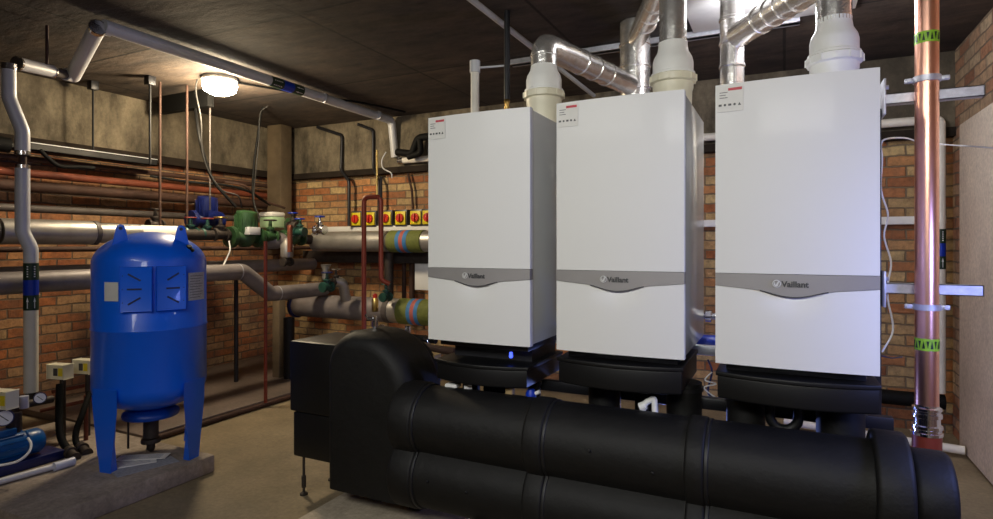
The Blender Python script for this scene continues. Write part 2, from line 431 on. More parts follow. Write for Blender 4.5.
# trays under the boilers
def tray(x0, x1, z0, z1, label, tilt=0.0):
    xc=(x0+x1)/2; w=x1-x0
    root = thing('boiler_base_cover', (xc,2.4,z0), label, 'cover', 'black covers under the boilers')
    def prof(off):
        p=[]
        for k in range(17):
            x=x0-off+(w+2*off)*k/16; q=(x-xc)/(w/2)
            p.append((x, 2.165-off-0.05*(1-q*q)))
        return p+[(x1+off,2.58),(x0-off,2.58)]
    mp=lambda u,v,w_:(u,v,w_+(u-xc)*tilt)
    MB().prism(prof(-.006),z0,z1-.012,mp,0.008).build('shell','black_plastic',root)
    MB().prism(prof(0),z1-.016,z1,mp,0.004).build('rim','black_plastic',root)
    MB().prism([(x0+.03,2.28),(x1-.03,2.28),(x1-.03,2.56),(x0+.03,2.56)],z1-.002,ZB-.03+.001,lambda u,v,w_:(u,v,w_)).build('neck','black_metal',root)
    return root
tray(-1.36,-.925,0.72,0.808,'black curved cover under the left boiler with gap above')
tray(-.80,-.325,0.762,0.862,'black curved cover under the middle boiler')
tray(-.215,.272,0.768,0.862,'black curved cover under the right boiler')

# ------------------------------------------------------------------ header insulation
YH=2.15
def fig8(R, zt=.546, zb_=.318, n=20):
    h=(zt-zb_)/2; a=math.asin(h/R); p=[]
    for k in range(n+1):
        t=-a+(PI+2*a)*k/n; p.append((YH+R*math.cos(t), zt+R*math.sin(t)))
    for k in range(n+1):
        t=PI-a+(PI+2*a)*k/n; p.append((YH+R*math.cos(t), zb_+R*math.sin(t)))
    q=[]
    for c in p:
        if not q or (V((*c,0))-V((*q[-1],0))).length>1e-5: q.append(c)
    if (V((*q[0],0))-V((*q[-1],0))).length<1e-5: q.pop()
    return q
mx=lambda u,v,w_:(w_,u,v)
hd=thing('insulated_pipe_header',(-.5,YH,.17),'long black twin-lobed insulated pipe header below the boilers','pipe header')
MB().prism(fig8(.145),-1.42,.30,mx).build('insulation_shell','black_foam',hd)
for a,b,R in ((-1.50,-1.385,.156),(-.885,-.805,.153),(-.30,-.235,.153)):
    MB().prism(fig8(R),a,b,mx,0.012).build('collar','black_foam',hd)
    MB().prism(fig8(R-.004),b-.002,b+.012,mx,0.003).build('joint_seam','black_foam_seam',hd)
MB().prism(fig8(.178),.24,.335,mx,0.014).build('end_flange','black_foam',hd)
MB().prism(fig8(.136),.335,.442,mx,0.02).build('end_cap','black_foam',hd)
for x,z in ((-1.30,.34),(-1.12,.33),(-.62,.57),(-.40,.53)):
    MB().lathe((x,YH-.1445,z),[(.006,0),(.005,-.004),(.002,-.006)],(0,1,0),12).build('plug','black_plastic',hd)
# concrete pad and feet below header
padt=MB().box((-1.975,1.95,0),(.42,2.62,.065),0.01).build('concrete_pad','concrete_slab'); tag(padt,'low pale concrete slab under the black pipe header','slab')
for i,x in enumerate((-1.1,-.1)):
    f=thing('header_stand',(x,2.2,.065),'short black stand under the pipe header, '+('left' if i==0 else 'right')+' one','stand','stands under the header')
    MB().box((x-.02,2.02,.155),(x+.02,2.32,.19),0.003).build('cradle','black_metal',f)
    for yy in (2.05,2.29): MB().cyl((x,yy,.065),(x,yy,.16),.012,n=12).build('leg','black_metal',f)
# separator arch shell
sp=thing('hydraulic_separator',(-1.67,2.28,.16),'black insulated round-topped separator at the left end of the header','separator')
def archp(x0,x1,z0,z1,rl,rr,n=12):
    p=[(x0,z0)]
    for k in range(n+1):
        t=PI-PI/2*k/n; p.append((x0+rl+rl*math.cos(t), z1-rl+rl*math.sin(t)))
    for k in range(n+1):
        t=PI/2-PI/2*k/n; p.append((x1-rr+rr*math.cos(t), z1-rr+rr*math.sin(t)))
    p.append((x1,z0)); return p
my=lambda u,v,w_:(u,w_,v)
rg=[]
for side in (0,1):
    for k in range(8):
        q=PI/2*k/7; bb=.075 if side==0 else .04
        dd=bb*(1-math.sin(q)) if side==0 else bb*(1-math.cos(q)); yy=2.10+bb*(1-math.cos(q)) if side==0 else 2.38-bb*(1-math.sin(q))
        rg.append([V((u,yy,v)) for u,v in archp(-1.93+dd*.6,-1.462-dd,.165,.90-dd,.16-dd*.8,.27-dd,18)])
MB().rings(rg).build('front_shell','black_foam',sp)
MB().prism(archp(-1.88,-1.50,.175,.86,.14,.22,18),2.379,2.43,my).build('rear_shell','black_foam',sp)
MB().box((-1.80,2.28,.062),(-1.74,2.38,.18)).build('foot','black_metal',sp)
MB().box((-1.58,2.28,.062),(-1.52,2.38,.18)).build('foot','black_metal',sp)
# box with legs
bx=thing('insulated_box',(-2.14,2.43,0),'square black insulated box on two thin adjustable feet','box')
MB().box((-2.305,2.25,.44),(-1.90,2.60,.805),0.012).build('upper_shell','black_panel',bx)
MB().box((-2.29,2.26,.205),(-1.90,2.59,.437),0.01).build('lower_shell','black_panel',bx)
for y in (2.29,2.5):
    l=MB(); l.cyl((-2.245,y,.01),(-2.245,y,.21),.007,n=12); l.cyl((-2.245,y,.04),(-2.245,y,.10),.012,n=12); l.lathe((-2.245,y,0),[(.020,0),(.020,.008),(.010,.016)],n=16)
    l.build('leg','iron_dark',bx)
# auto air vent on the separator
p=at_y(375,331,2.26); 
av=thing('air_vent_valve',(p.x,2.26,.905),'brass air vent with red cap on top of the black separator','valve')
MB().lathe((p.x,2.26,.885),[(.010,0),(.010,.02),(.010,.02),(.016,.022),(.016,.05),(.011,.052),(.011,.075)],n=12).build('steel_tail','chrome',av)
MB().lathe((p.x,2.26,.98),[(.013,0),(.016,.004),(.016,.055),(.012,.066)],n=16).build('brass_body','brass',av)
MB().lathe((p.x,2.26,1.045),[(.010,0),(.011,.004),(.011,.018),(.006,.022)],n=12).build('cap','red_paint',av)
l=MB(); l.tube([(p.x-.005,2.26,.945),(p.x-.03,2.24,.95),(p.x-.04,2.24,.965)],.006,n=8); l.build('lever','chrome',av)

# vertical connection bodies between trays and header
def vpipe(x0,x1,y,z0,z1,label,mat='black_foam'):
    xc=(x0+x1)/2; r=(x1-x0)/2
    o=thing('insulated_riser',(xc,y,z0),label,'pipe','black risers between header and boiler covers')
    MB().cyl((xc,y,z0),(xc,y,z1),r,n=20).build('insulation',mat,o)
    MB().cyl((xc,y,z1-.03),(xc,y,z1-.015),r+.006,n=20).build('strap','black_foam_seam',o)
for a,b,l in ((-1.33,-1.25,'black riser at far left under the left boiler'),(-1.22,-1.08,'thick black riser under the left boiler'),(-1.0,-.95,'thin black riser right of the blue valve under the left boiler'),
              (-.73,-.60,'thick black riser under the left half of the middle boiler'),(-.54,-.487,'thin black riser under the centre of the middle boiler'),(-.416,-.283,'thick black riser under the right half of the middle boiler'),
              (-.196,-.062,'thick black riser under the left half of the right boiler'),(.10,.25,'thick black riser under the right half of the right boiler')):
    vpipe(a,b,2.36,.50,.725 if b<-.9 else .77,l)

# condensate trap loop
c=at_y(784,404,2.28)
tr=thing('condensate_trap',(c.x,2.28,.6),'dark glossy drain trap loop below the right boiler','trap')
pts=[V((c.x-.045,2.28,.775)),V((c.x-.045,2.28,.70))]+[V((c.x-.045*math.cos(a),2.28,.70-.045*math.sin(a))) for a in [PI*k/8 for k in range(1,8)]]+[V((c.x+.045,2.28,.70)),V((c.x+.045,2.28,.775))]
MB().tube(pts,.017,n=14).build('loop','black_plastic',tr)
MB().cyl((c.x,2.28,.655),(c.x,2.28,.60),.012,n=12).build('drain_tail','clear_plastic',tr)
# white lever elbow (650,405)
c=at_y(651,403,2.20)
wl=thing('white_drain_elbow',c,'small white plastic elbow fitting below the middle boiler','fitting')
MB().tube([c+V((-.035,0,-.045)),c+V((-.02,0,.0)),c+V((.012,0,.02)),c+V((.015,0,-.05))],.011,bend=.01,n=12).build('elbow','white_plastic',wl)
MB().cyl(c+V((-.04,0,-.02)),c+V((-.02,0,-.01)),.016,n=12).build('nut','white_plastic',wl)
# bits resting under left boiler
c=at_z(455,386,.715)
def small_box(px,py,y,sz,name,mat,label,cat,rz=0):
    p=at_y(px,py,y); s=V(sz)/2
    o=MB().box(p-s,p+s,min(sz)*.15,rotz=rz).build(name,mat); return tag(o,label,cat)
# shelf strut the bits sit on
o=MB().box((-1.42,2.42,.655),(.34,2.46,.70),.003).build('support_channel','black_metal'); tag(o,'black horizontal support channel behind the risers','channel')
small_box(453,385,2.19,(.055,.05,.016),'cable_cover','white_plastic','flat white plastic piece lying under the left boiler','fitting',.1)
small_box(468,386,2.19,(.035,.03,.02),'pipe_clip','white_plastic','small white clip beside the flat white piece','fitting',.5)
small_box(510,391,2.19,(.032,.03,.035),'valve_tag','wood_tan','tan square tag under the left boiler','tag')
p=at_y(531,393,2.20); bv=thing('drain_valve',p,'small bright blue drain valve under the left boiler','valve')
MB().lathe(p+V((0,0,-.03)),[(.012,0),(.022,.01),(.022,.03),(.014,.045)],n=14).build('blue_body','band_blue',bv)
MB().cyl(p+V((.02,0,0)),p+V((.038,0,.01)),.008,n=10).build('spout','white_plastic',bv)
p=at_y(511,355,2.20); o=MB().lathe(p+V((0,0,-.012)),[(.006,0),(.009,.006),(.006,.024)],n=12).build('pilot_light','blue_led'); tag(o,'tiny glowing blue light under the left boiler','light')
# tan bracket left of tray 1
p=at_y(433,352,2.45); bk=thing('timber_bracket',(p.x,2.45,.70),'tan angled bracket piece left of the left boiler cover','bracket')
a=at_y(424,353,2.45); b=at_y(437,356,2.45); c2=at_y(440,381,2.45)
MB().obox((a+b)/2,(b-a)/2+V((.005,0,0)),(0,.03,0),(0,0,.008)).build('top_plate','wood_tan',bk)
MB().obox((b+c2)/2+V((-.012,0,0)),(.016,0,0),(0,.01,0),(c2-b)/2).build('upright','wood_tan',bk)

# ------------------------------------------------------------------ mounting frame
fr=thing('mounting_frame',(-.5,2.78,0),'black and galvanised floor-standing frame carrying the three boilers','frame')
for x in (-1.30,-.75,-.55,-.15): MB().box((x-.02,2.76,.0),(x+.02,2.80,1.86),.002).build('upright','black_metal',fr)
MB().box((.305,2.75,.0),(.345,2.80,1.84),.002).build('upright','black_metal',fr)
MB().box((-1.38,2.80,.80),(.33,2.84,.841),.002).build('rail','galvanised',fr)
for (xa,xb) in BX:
    for z in (1.20,1.70): MB().box((xa+.05,2.80,z),(xb-.05,2.84,z+.041),.002).build('rail','galvanised',fr)
# strut arms
for z,l,xe in ((1.857,'upper galvanised strut arm right of the boilers, holding the copper pipe',.672),(1.108,'lower galvanised strut arm right of the boilers, holding the copper pipe',.668)):
    s=thing('strut_arm',(.5,2.78,z),l,'bracket','galvanised arms holding the copper pipe')
    ch=MB(); y0=2.76
    ch.box((.348,y0,z),(xe,y0+.003,z+.041)); ch.box((.348,y0,z),(xe,y0+.041,z+.003)); ch.box((.348,y0,z+.038),(xe,y0+.041,z+.041)); ch.box((xe-.003,y0,z),(xe,y0+.041,z+.041))
    ch.build('channel','galvanised',s)
    MB().box((.346,2.70,z-.05),(.354,2.80,z+.09),.002).build('end_plate','galvanised',s)
    MB().cyl((.354,2.73,z+.06),(.366,2.73,z+.06),.009,n=6).build('bolt','galvanised',s)
# copper pipe
px_=.481; py_=2.69
cp=thing('copper_flue_pipe',(px_,py_,.30),'tall thick shiny copper pipe rising right of the boilers','pipe')
MB().cyl((px_,py_,.685),(px_,py_,ZC-.001),.038,n=48).build('pipe','copper',cp)
MB().cyl((px_,py_,0.0),(px_,py_,.60),.047,n=32).build('red_base_section','copper_red',cp)
MB().lathe((px_,py_,.588),[(.050,0),(.051,.010),(.046,.012),(.046,.022),(.050,.025),(.050,.036),(.043,.039),(.042,.064),(.048,.067),(.048,.080),(.043,.083),(.043,.090),(.047,.093),(.047,.102),(.039,.106),(.0385,.112)],n=36).build('coupling','chrome',cp)
for z,dz in ((2.055,.042),(.906,.045)):
    tp=MB().cyl((px_,py_,z),(px_,py_,z+dz),.0388,n=36).build('lime_tape','tape_lime',cp)
    tri=MB()
    for k in range(9):
        a=-PI*.95+k*.33
        dd=V((math.cos(a),math.sin(a),0)); tt=V((-dd.y,dd.x,0)); c=V((px_,py_,z+dz*.5))+dd*.0390
        s_=1 if k%2 else -1
        tri.prism([(-.0045,-.014*s_),(.0045,-.014*s_),(0,.014*s_)],0,.0008,lambda u,v,w_:c+tt*u+V((0,0,v))+dd*w_)
    tri.build('arrow_marks','band_green',tp)
for z in (1.912,1.056):
    cl=MB(); 
    cl.lathe((px_,py_,z),[(.039,0),(.044,0),(.044,.022),(.039,.022)],n=36)
    for s_ in (-1,1): cl.box((px_+s_*.056-.014,py_-.008,z+.002),(px_+s_*.056+.014,py_+.008,z+.020),.003)
    ob=cl.build('clamp','galvanised',cp)
    for s_ in (-1,1): MB().cyl((px_+s_*.058,py_-.014,z+.011),(px_+s_*.058,py_+.014,z+.011),.007,n=6).build('bolt','galvanised',ob)
# stand-off rods behind clamps joining struts
# wires at right
w=MB().tube(smooth_path([at_t(*q) for q in ((882,352,2.33),(893,330,2.35),(888,300,2.35),(888,283,2.35),(891,262,2.35),(884,236,2.34),(888,215,2.34),(881,190,2.33),(882,160,2.33),(881,145,2.33),(886,139,2.34),(905,138,2.5),(918,142,2.6))]),.0035,n=8).build('white_cable','white_plastic')
tag(w,'thin white cable hanging loose beside the right boiler','cable')
w=MB().tube(smooth_path([at_t(918,142,2.6),at_t(950,145,2.3),at_t(993,148,2.0),at_t(1060,156,1.75)]),.0028,n=8).build('stretched_cable','conduit_grey')
tag(w,'thin grey cable stretched across towards the board door','cable')
w=MB().tube(smooth_path([at_t(882,356,2.33),at_t(892,358,2.36),at_t(902,357,2.4)]),.003,n=8).build('blue_cable','deep_blue'); tag(w,'short blue wire end beside the right boiler bottom','cable')
# tangled wires between middle and right boilers
g0=[at_t(*q) for q in ((712,372,2.5),(705,380,2.5),(716,384,2.45),(704,388,2.45),(722,401,2.4),(727,397,2.4),(724,403,2.4))]
w=MB().tube(smooth_path(g0),.003,n=8).build('tangled_wire','white_plastic'); tag(w,'tangled white wire between middle and right boiler covers','cable')
w=MB().tube(smooth_path([at_t(*q) for q in ((708,360,2.6),(712,372,2.55),(708,392,2.5),(718,402,2.45))]),.0045,n=8).build('loose_cable','deep_blue'); tag(w,'loose blue cable behind the tangled white wire','cable')
# silver fitting in the gap
p=at_y(709,316,2.95); o=MB().lathe(p+V((-.05,0,0)),[(.016,0),(.016,.03),(.028,.035),(.028,.06),(.016,.065),(.016,.14)],(1,0,0),16).build('pipe_union','chrome'); tag(o,'chrome pipe union glimpsed between middle and right boilers','fitting')
o=MB().lathe(at_y(706,345,3.0)+V((-.06,0,0)),[(.045,0),(.05,.01),(.05,.10),(.045,.11)],(1,0,0),16).build('pump_motor','band_blue'); tag(o,'bright blue pump end glimpsed between middle and right boilers','pump')
gas=MB(); gas.cyl((-1.4,3.0,.83),(.28,3.0,.83),.028,n=20); o=gas.build('gas_pipe','conduit_grey'); tag(o,'grey horizontal pipe running low behind the boilers','pipe')

# ------------------------------------------------------------------ flues
def adapter(x,y,par,mat,mat2):
    MB().lathe((x,y,1.845),[(.075,0),(.078,.10),(.083,.115),(.083,.135),(.094,.14),(.096,.165),(.088,.172)],n=40).build('lower_socket',mat,par)
    a=MB().lathe((x,y,1.845),[(.080,.168),(.090,.170),(.090,.178),(.083,.182),(.083,.225),(.078,.245),(.064,.27),(.060,.295),(.060,.31),(.056,.31)],n=40).build('collar_adapter',mat2,par)
    for k in range(12):
        q=2*PI*k/12; MB().obox((x+.0965*math.cos(q),y+.0965*math.sin(q),1.845+.153),V((math.cos(q),math.sin(q),0))*.0022,V((-math.sin(q),math.cos(q),0))*.004,(0,0,.013)).build('grip_rib',mat,a)
FY=2.555
def spiral(p0,p1,r,parent,n=3,name='clamp_band'):
    for k in range(n):
        a=along(p0,p1,(k+.5)/n); d=(V(p1)-V(p0)).normalized()
        MB().lathe(a-d*.01,[(r,0),(r+.005,.004),(r+.005,.016),(r,.02)],d,28).build(name,'steel_flue',parent)
# flue 1
f=thing('flue_pipe',(-1.01,FY,1.845),'silver flue from the left boiler, bending over to the rear riser','flue','silver boiler flues')
adapter(-1.01,FY,f,'cream_plastic','white_plastic')
MB().lathe((-1.01,FY,2.13),[(.0605,0),(.0605,.05),(.064,.052),(.064,.06),(.0605,.062)],n=32).build('steel_ring','steel_flue',f)
z1=2.235
MB().tube([(-1.01,FY,2.13),(-1.01,FY,z1),(-.815,3.395,2.235)],.060,bend=.10,n=28,seg=3).build('elbow_pipe','steel_flue',f)
spiral((-.95,FY+.25,z1),(-.86,FY+.65,z1),.060,f,3)
# flue 2
f=thing('flue_pipe',(-.424,FY,1.845),'silver flue rising straight from the middle boiler','flue','silver boiler flues')
adapter(-.424,FY,f,'cream_plastic','white_plastic')
MB().tube([(-.424,FY,2.13),(-.424,FY,2.50),(-.762,3.397,2.50)],.056,bend=.09,n=28,seg=3).build('elbow_pipe','steel_flue',f)
spiral((-.55,2.88,2.50),(-.70,3.26,2.50),.056,f,3)
# flue 3
f=thing('flue_pipe',(.169,FY,1.845),'silver flue rising from the right boiler, branching back to the slim riser','flue','silver boiler flues')
adapter(.169,FY,f,'white_plastic','white_plastic')
MB().tube([(.169,FY,2.13),(.169,FY,2.33),(-.202,3.096,2.33)],.060,bend=.09,n=28,seg=3).build('elbow_pipe','steel_flue',f)
spiral((.07,2.70,2.33),(-.12,2.97,2.33),.060,f,4)
# risers
r_=thing('flue_riser',(-.796,3.48,1.0),'fat silver riser behind the middle boiler','flue')
MB().cyl((-.796,3.48,.9),(-.796,3.48,ZC-.001),.088,n=40).build('duct','steel_flue',r_)
spiral((-.796,3.48,1.9),(-.796,3.48,2.55),.088,r_,5,'joint_band')
r_=thing('flue_riser',(-.235,3.14,1.0),'slim silver riser behind the right boiler','flue')
MB().cyl((-.235,3.14,.9),(-.235,3.14,ZC-.03),.057,n=36).build('duct','steel_flue',r_)
spiral((-.235,3.14,1.9),(-.235,3.14,2.6),.057,r_,6,'joint_band')
# ceiling plate
pl=MB().box((-.50,2.9,ZC-.02),(.35,3.755,ZC-.0005),.002).build('ceiling_plate','plate_metal'); tag(pl,'pale metal sheet fixed to the ceiling around the slim riser','plate')
cr=MB(); cr.box((-1.75,3.78,ZC-.04),(.08,3.82,ZC-.0005)); cr.box((-1.75,3.765,ZC-.04),(.08,3.835,ZC-.034)); o=cr.build('ceiling_rail','galvanised'); tag(o,'long galvanised rail fixed to the ceiling behind the flues','rail')
# vertical white stub and dark conduit near boiler 1
p=at_t(475,62,3.3); o=thing('vent_pipe',(p.x,p.y,1.3),'upright pale pipe behind the left boiler, open at top','pipe')
MB().cyl((p.x,p.y,1.0),(p.x,p.y,p.z),.024,n=20).build('pipe','white_lagging',o)
MB().cyl((p.x,p.y,p.z-.06),(p.x,p.y,p.z+.005),.030,n=20).build('socket','conduit_grey',o)
q=at_t(507,62,3.3)
MB().cyl((p.x+.02,p.y,p.z-.035),(q.x,q.y,p.z-.02),.006,n=10).build('tie_rod','conduit_grey',o)
o=thing('dark_drop_pipe',(q.x,q.y,1.2),'dark vertical pipe with small brass fitting behind the left boiler','pipe')
MB().cyl((q.x,q.y,2.12),(q.x,q.y,ZC-.001),.017,n=16).build('pipe','black_metal',o)
MB().lathe((q.x,q.y,2.05),[(.010,0),(.016,.01),(.016,.03),(.011,.035),(.013,.05),(.018,.06),(.012,.075)],n=12).build('brass_fitting','brass',o)
MB().cyl((q.x,q.y,1.2),(q.x,q.y,2.06),.012,n=12).build('lower_pipe','dark_lagging',o)
# blue-grey ceiling conduit
o=MB().cyl((-1.47,2.0,2.585),(-1.47,4.88,2.585),.017,n=14).build('ceiling_conduit','conduit_grey'); tag(o,'thin grey conduit running along the ceiling above the left boiler','conduit')

# ------------------------------------------------------------------ tank plinth and tank
TX,TY,TR=-3.257,2.134,.2865; PZ=.10
pl=MB().box((-4.45,1.39,0),(-2.93,2.30,PZ),0.012).build('concrete_plinth','concrete_pad'); tag(pl,'raised grey concrete plinth under the blue tank','plinth')
tk=thing('expansion_tank',(TX,TY,PZ),'big blue upright cylindrical water tank on legs','tank')
prof=[]
for k in range(13):
    t=PI/2*k/12; prof.append((TR*math.sin(t), .52-.15*math.cos(t)))
prof += [(TR,.835),(TR+.003,.838),(TR+.003,.846),(TR,.849)]
for k in range(1,15):
    t=PI/2*k/14; prof.append((TR*math.cos(t), 1.19+.185*math.sin(t)))
MB().lathe((TX,TY,0),prof,n=64).build('tank_body','blue_paint',tk,angle=60)
MB().lathe((TX,TY,0),[(.09,.322),(.142,.325),(.146,.34),(.142,.352),(.10,.385)],n=40).build('base_flange','blue_paint_dark',tk)
for ang in (14,-80,-155,94):
    a=math.radians(ang); d=V((math.cos(a),math.sin(a),0)); t=V((-d.y,d.x,0)); c=V((TX,TY,0))
    m=MB()
    def row(z,r,wd,th): return [c+d*r+t*wd+V((0,0,z)), c+d*r-t*wd+V((0,0,z)), c+d*(r-th)-t*wd*.8+V((0,0,z)), c+d*(r-th)+t*wd*.8+V((0,0,z))]
    m.rings([row(PZ,.285,.037,.045),row(PZ+.15,.287,.055,.02),row(.42,.286,.080,.012),row(.54,.2875,.082,.006)])
    m.build('leg','blue_paint',tk)
for ang in (-78,14):
    a=math.radians(ang); d=V((math.cos(a),math.sin(a),0)); c=V((TX,TY,0))+d*.20
    cam=(V((0,0,0))-V((TX,TY,0))).normalized(); t=V((-cam.y,cam.x,0)); dd=cam
    c.z=1.36
    pr=[(-.040,-.06),(.040,-.06)]+[(.022*math.cos(q),.030+.022*math.sin(q)) for q in [PI*k/8 for k in range(9)]]
    lug=MB().prism(pr,-.005,.005,lambda u,v,w_:c+t*u+V((0,0,v))+dd*w_,.002).build('lifting_lug','blue_paint',tk)
    MB().cyl(c+dd*.0055+V((0,0,.03)),c+dd*.0065+V((0,0,.03)),.009,n=16).build('lug_hole','slot_dark',lug)
for ang in (-46,-15):
    a=math.radians(ang); d=V((math.cos(a),math.sin(a),0)); t=V((-d.y,d.x,0)); c=V((TX,TY,1.068))+d*(TR+.012)
    pt=MB().obox(c,t*.073,d*.006,(0,0,.118),.003).build('slotted_plate','blue_paint',tk)
    s_=-1 if ang==-46 else 1
    for zz,rot in ((.062,-s_*.6*-1 if 0 else s_*.55),(0,0),(-.062,-s_*.55)):
        ax=(t*math.cos(rot)+V((0,0,1))*math.sin(rot)); up=(V((0,0,1))*math.cos(rot)-t*math.sin(rot))
        MB().obox(c+d*.0065+V((0,0,zz))+t*(.008*s_), ax*.034, d*.0012, up*.0045).build('slot','slot_dark',pt)
    for zz in (.07,0,-.07): MB().cyl(c+d*.006+t*(.062*s_)+V((0,0,zz)),c+d*.0078+t*(.062*s_)+V((0,0,zz)),.0025,n=8).build('rivet','slot_dark',pt)
    for s2 in (-1,1):
        MB().obox(c-d*.02+t*(.066*s2),t*.004,d*.022,(0,0,.11)).build('plate_rib','blue_paint',pt)
def deg(x): return math.radians(x)
o=MB().patch((TX,TY),TR,deg(-80),deg(-64),1.005,1.105).build('rating_label','sticker_white',tk); o['label']='plain white square label'
o=MB().patch((TX,TY),TR,deg(5),deg(33),.99,1.145).build('data_plate','label_print',tk); o['label']='grey data plate with small print'
ln=MB()
for k in range(9): ln.patch((TX,TY),TR+.003,deg(7),deg(23+(k%3)*3),1.005+k*.015,1.008+k*.015,.0006)
ln.build('print_lines','dark_text',o)
cc=V((TX,TY,0))+V((math.cos(deg(17)),math.sin(deg(17)),0))*.235
MB().lathe((cc.x,cc.y,1.27),[(.03,0),(.032,.008),(.016,.016),(.014,.03)],(.5,-.1,.8),16).build('air_valve_cap','black_rubber',tk)
dv=MB(); dv.cyl((TX,TY,.20),(TX,TY,.31),.040,n=16); o=dv.build('outlet_valve','iron_dark',tk)
MB().lathe((TX,TY,.17),[(.05,0),(.052,.012),(.05,.024)],n=16).build('outlet_flange','iron_dark',tk)
MB().tube([(TX,TY,.19),(TX,TY,.135),(TX-.12,TY+.08,.125)],.022,bend=.03,n=12).build('outlet_pipe','iron_dark',tk)
o=MB().tube([(TX-.13,TY-.05,PZ+.03),(TX-.13,TY-.05,.335)],.006,n=8).build('drain_rod','black_metal',tk)
# leaflets on plinth
def leaflet(px,py,L,W,rz,label,mat='paper',z=PZ+.003):
    p=at_z(px,py,z); e=V((math.cos(rz),math.sin(rz),0)); n=V((-e.y,e.x,0))
    o=MB().obox(p,e*L/2,n*W/2,(0,0,.0015)).build('leaflet',mat); tag(o,label,'leaflet','papers on the plinth')
    m=MB()
    for k in range(4): m.obox(p+V((0,0,.0019))+n*(W*(.3-.2*k)),e*L*.38,n*.003,(0,0,.0004))
    m.build('print','paper_print',o); return o
leaflet(145,466,.30,.13,deg(75),'large faint folded sheet lying beneath the two white leaflets','paper_print')
leaflet(131,463,.24,.11,deg(58),'lower left white leaflet on the plinth','paper',PZ+.008)
leaflet(143,457,.26,.085,deg(35),'upper right white leaflet on the plinth, nearest the tank outlet','paper',PZ+.013)

# ------------------------------------------------------------------ booster pump set (lower left)
bp=thing('booster_pump',(-3.72,1.7,PZ),'small blue electric booster pump at the lower left on the plinth','pump')
MB().box((-3.79,1.50,PZ+.001),(-3.63,1.88,PZ+.05),.004).build('base_rail','deep_blue',bp)
MB().lathe((-3.71,1.54,PZ+.125),[(.05,0),(.072,.004),(.072,.17),(.05,.175)],(0,1,0),28).build('motor','pump_blue',bp)
MB().lathe((-3.71,1.715,PZ+.122),[(.055,0),(.066,.01),(.068,.065),(.055,.085),(.02,.09)],(0,1,0),28).build('fan_cowl','pump_blue',bp)
fi=MB()
for k in range(14):
    a=2*PI*k/14; d=V((math.cos(a),0,math.sin(a))); fi.obox(V((-3.71,1.625,PZ+.125))+d*.074,d*.005,(0,.075,0),V((-d.z,0,d.x))*.0015)
fi.build('cooling_fins','pump_blue',bp)
MB().lathe((-3.71,1.38,PZ+.12),[(.04,0),(.06,.01),(.06,.15),(.05,.16)],(0,1,0),24).build('pump_head','brass',bp)
MB().box((-3.74,1.57,PZ+.19),(-3.67,1.67,PZ+.225),.004).build('terminal_cover','pump_blue',bp)
w=MB().tube(smooth_path([at_t(*q) for q in ((28,438,3.02),(31,444,3.0),(29,452,2.97),(20,460,2.93),(8,464,2.9),(-12,467,2.86))]),.006,n=8).build('hose','white_plastic'); tag(w,'thin white hose curving in front of the blue booster pump','hose')
# manifold with gauges above
mf=thing('gauge_manifold',at_t(10,420,3.1),'dark pipe manifold above the blue booster pump','manifold')
MB().tube([at_t(-15,408,3.1),at_t(22,405,3.25),at_t(52,399,3.4)],.022,bend=.02,n=12).build('pipe','iron_dark',mf)
MB().cyl(at_t(14,412,3.15),at_t(14,440,3.15),.035,n=14).build('body','iron_dark',mf)
MB().cyl(at_t(24,396,3.2),at_t(24,408,3.2),.022,n=14).build('threaded_cap','clear_plastic',mf)
def gauge(px,py,t,r,label):
    p=at_t(px,py,t); d=(V((0,0,HC))-p); d.z*=.6; d.normalize()
    g=thing('pressure_gauge',p,label,'gauge','pressure gauges by the booster pump')
    MB().lathe(p-d*.02,[(r*.6,0),(r,.006),(r,.022),(r*.9,.024)],d,24).build('case','deep_blue',g)
    MB().lathe(p+d*.004,[(r*.86,0),(r*.86,.0015)],d,24).build('dial','gauge_face',g)
    a,b=frame_of(d)
    MB().obox(p+d*.0065,(a*.7+b*.7)*r*.6,(a*.7-b*.7)*r*.05,d*.0008).build('needle','dark_text',g)
gauge(4,418,3.0,.042,'larger round pressure gauge at the left picture edge')
gauge(40,398,3.2,.030,'smaller round pressure gauge beside the pale upright pipe')
# switch boxes
def swbox(px,py,t,sx,sz,label,post=True):
    p=at_t(px,py,t); s=thing('switch_box',p,label,'switch','cream switch boxes by the tank')
    rz=-.1
    e=V((math.cos(rz+.35),math.sin(rz+.35),0)); n=V((e.y,-e.x,0))
    MB().obox(p,e*sx/2,n*.03,(0,0,sz/2),.004).build('enclosure','cream_plastic',s)
    MB().obox(p+n*.031+e*sx*.02,e*sx*.11,n*.003,(0,0,sz*.26)).build('rocker','dark_text',s)
    MB().obox(p+n*.031+e*sx*.30,e*sx*.12,n*.002,(0,0,sz*.28)).build('yellow_label','yellow_paint',s)
    return p,s
p,s=swbox(60,371,3.55,.125,.085,'cream switch box on a dark post left of the blue tank')
MB().cyl((p.x+.03,p.y,p.z-.042),(p.x+.03,p.y,.1),.016,n=12).build('post','iron_dark',s)
p,s=swbox(85,366,3.7,.12,.085,'cream switch box half hidden behind the blue tank')
MB().cyl((p.x+.03,p.y,p.z-.042),(p.x+.03,p.y,.1),.014,n=12).build('post','iron_dark',s)
p,s=swbox(3,399,3.0,.12,.09,'white switch box at the left picture edge above the gauge')
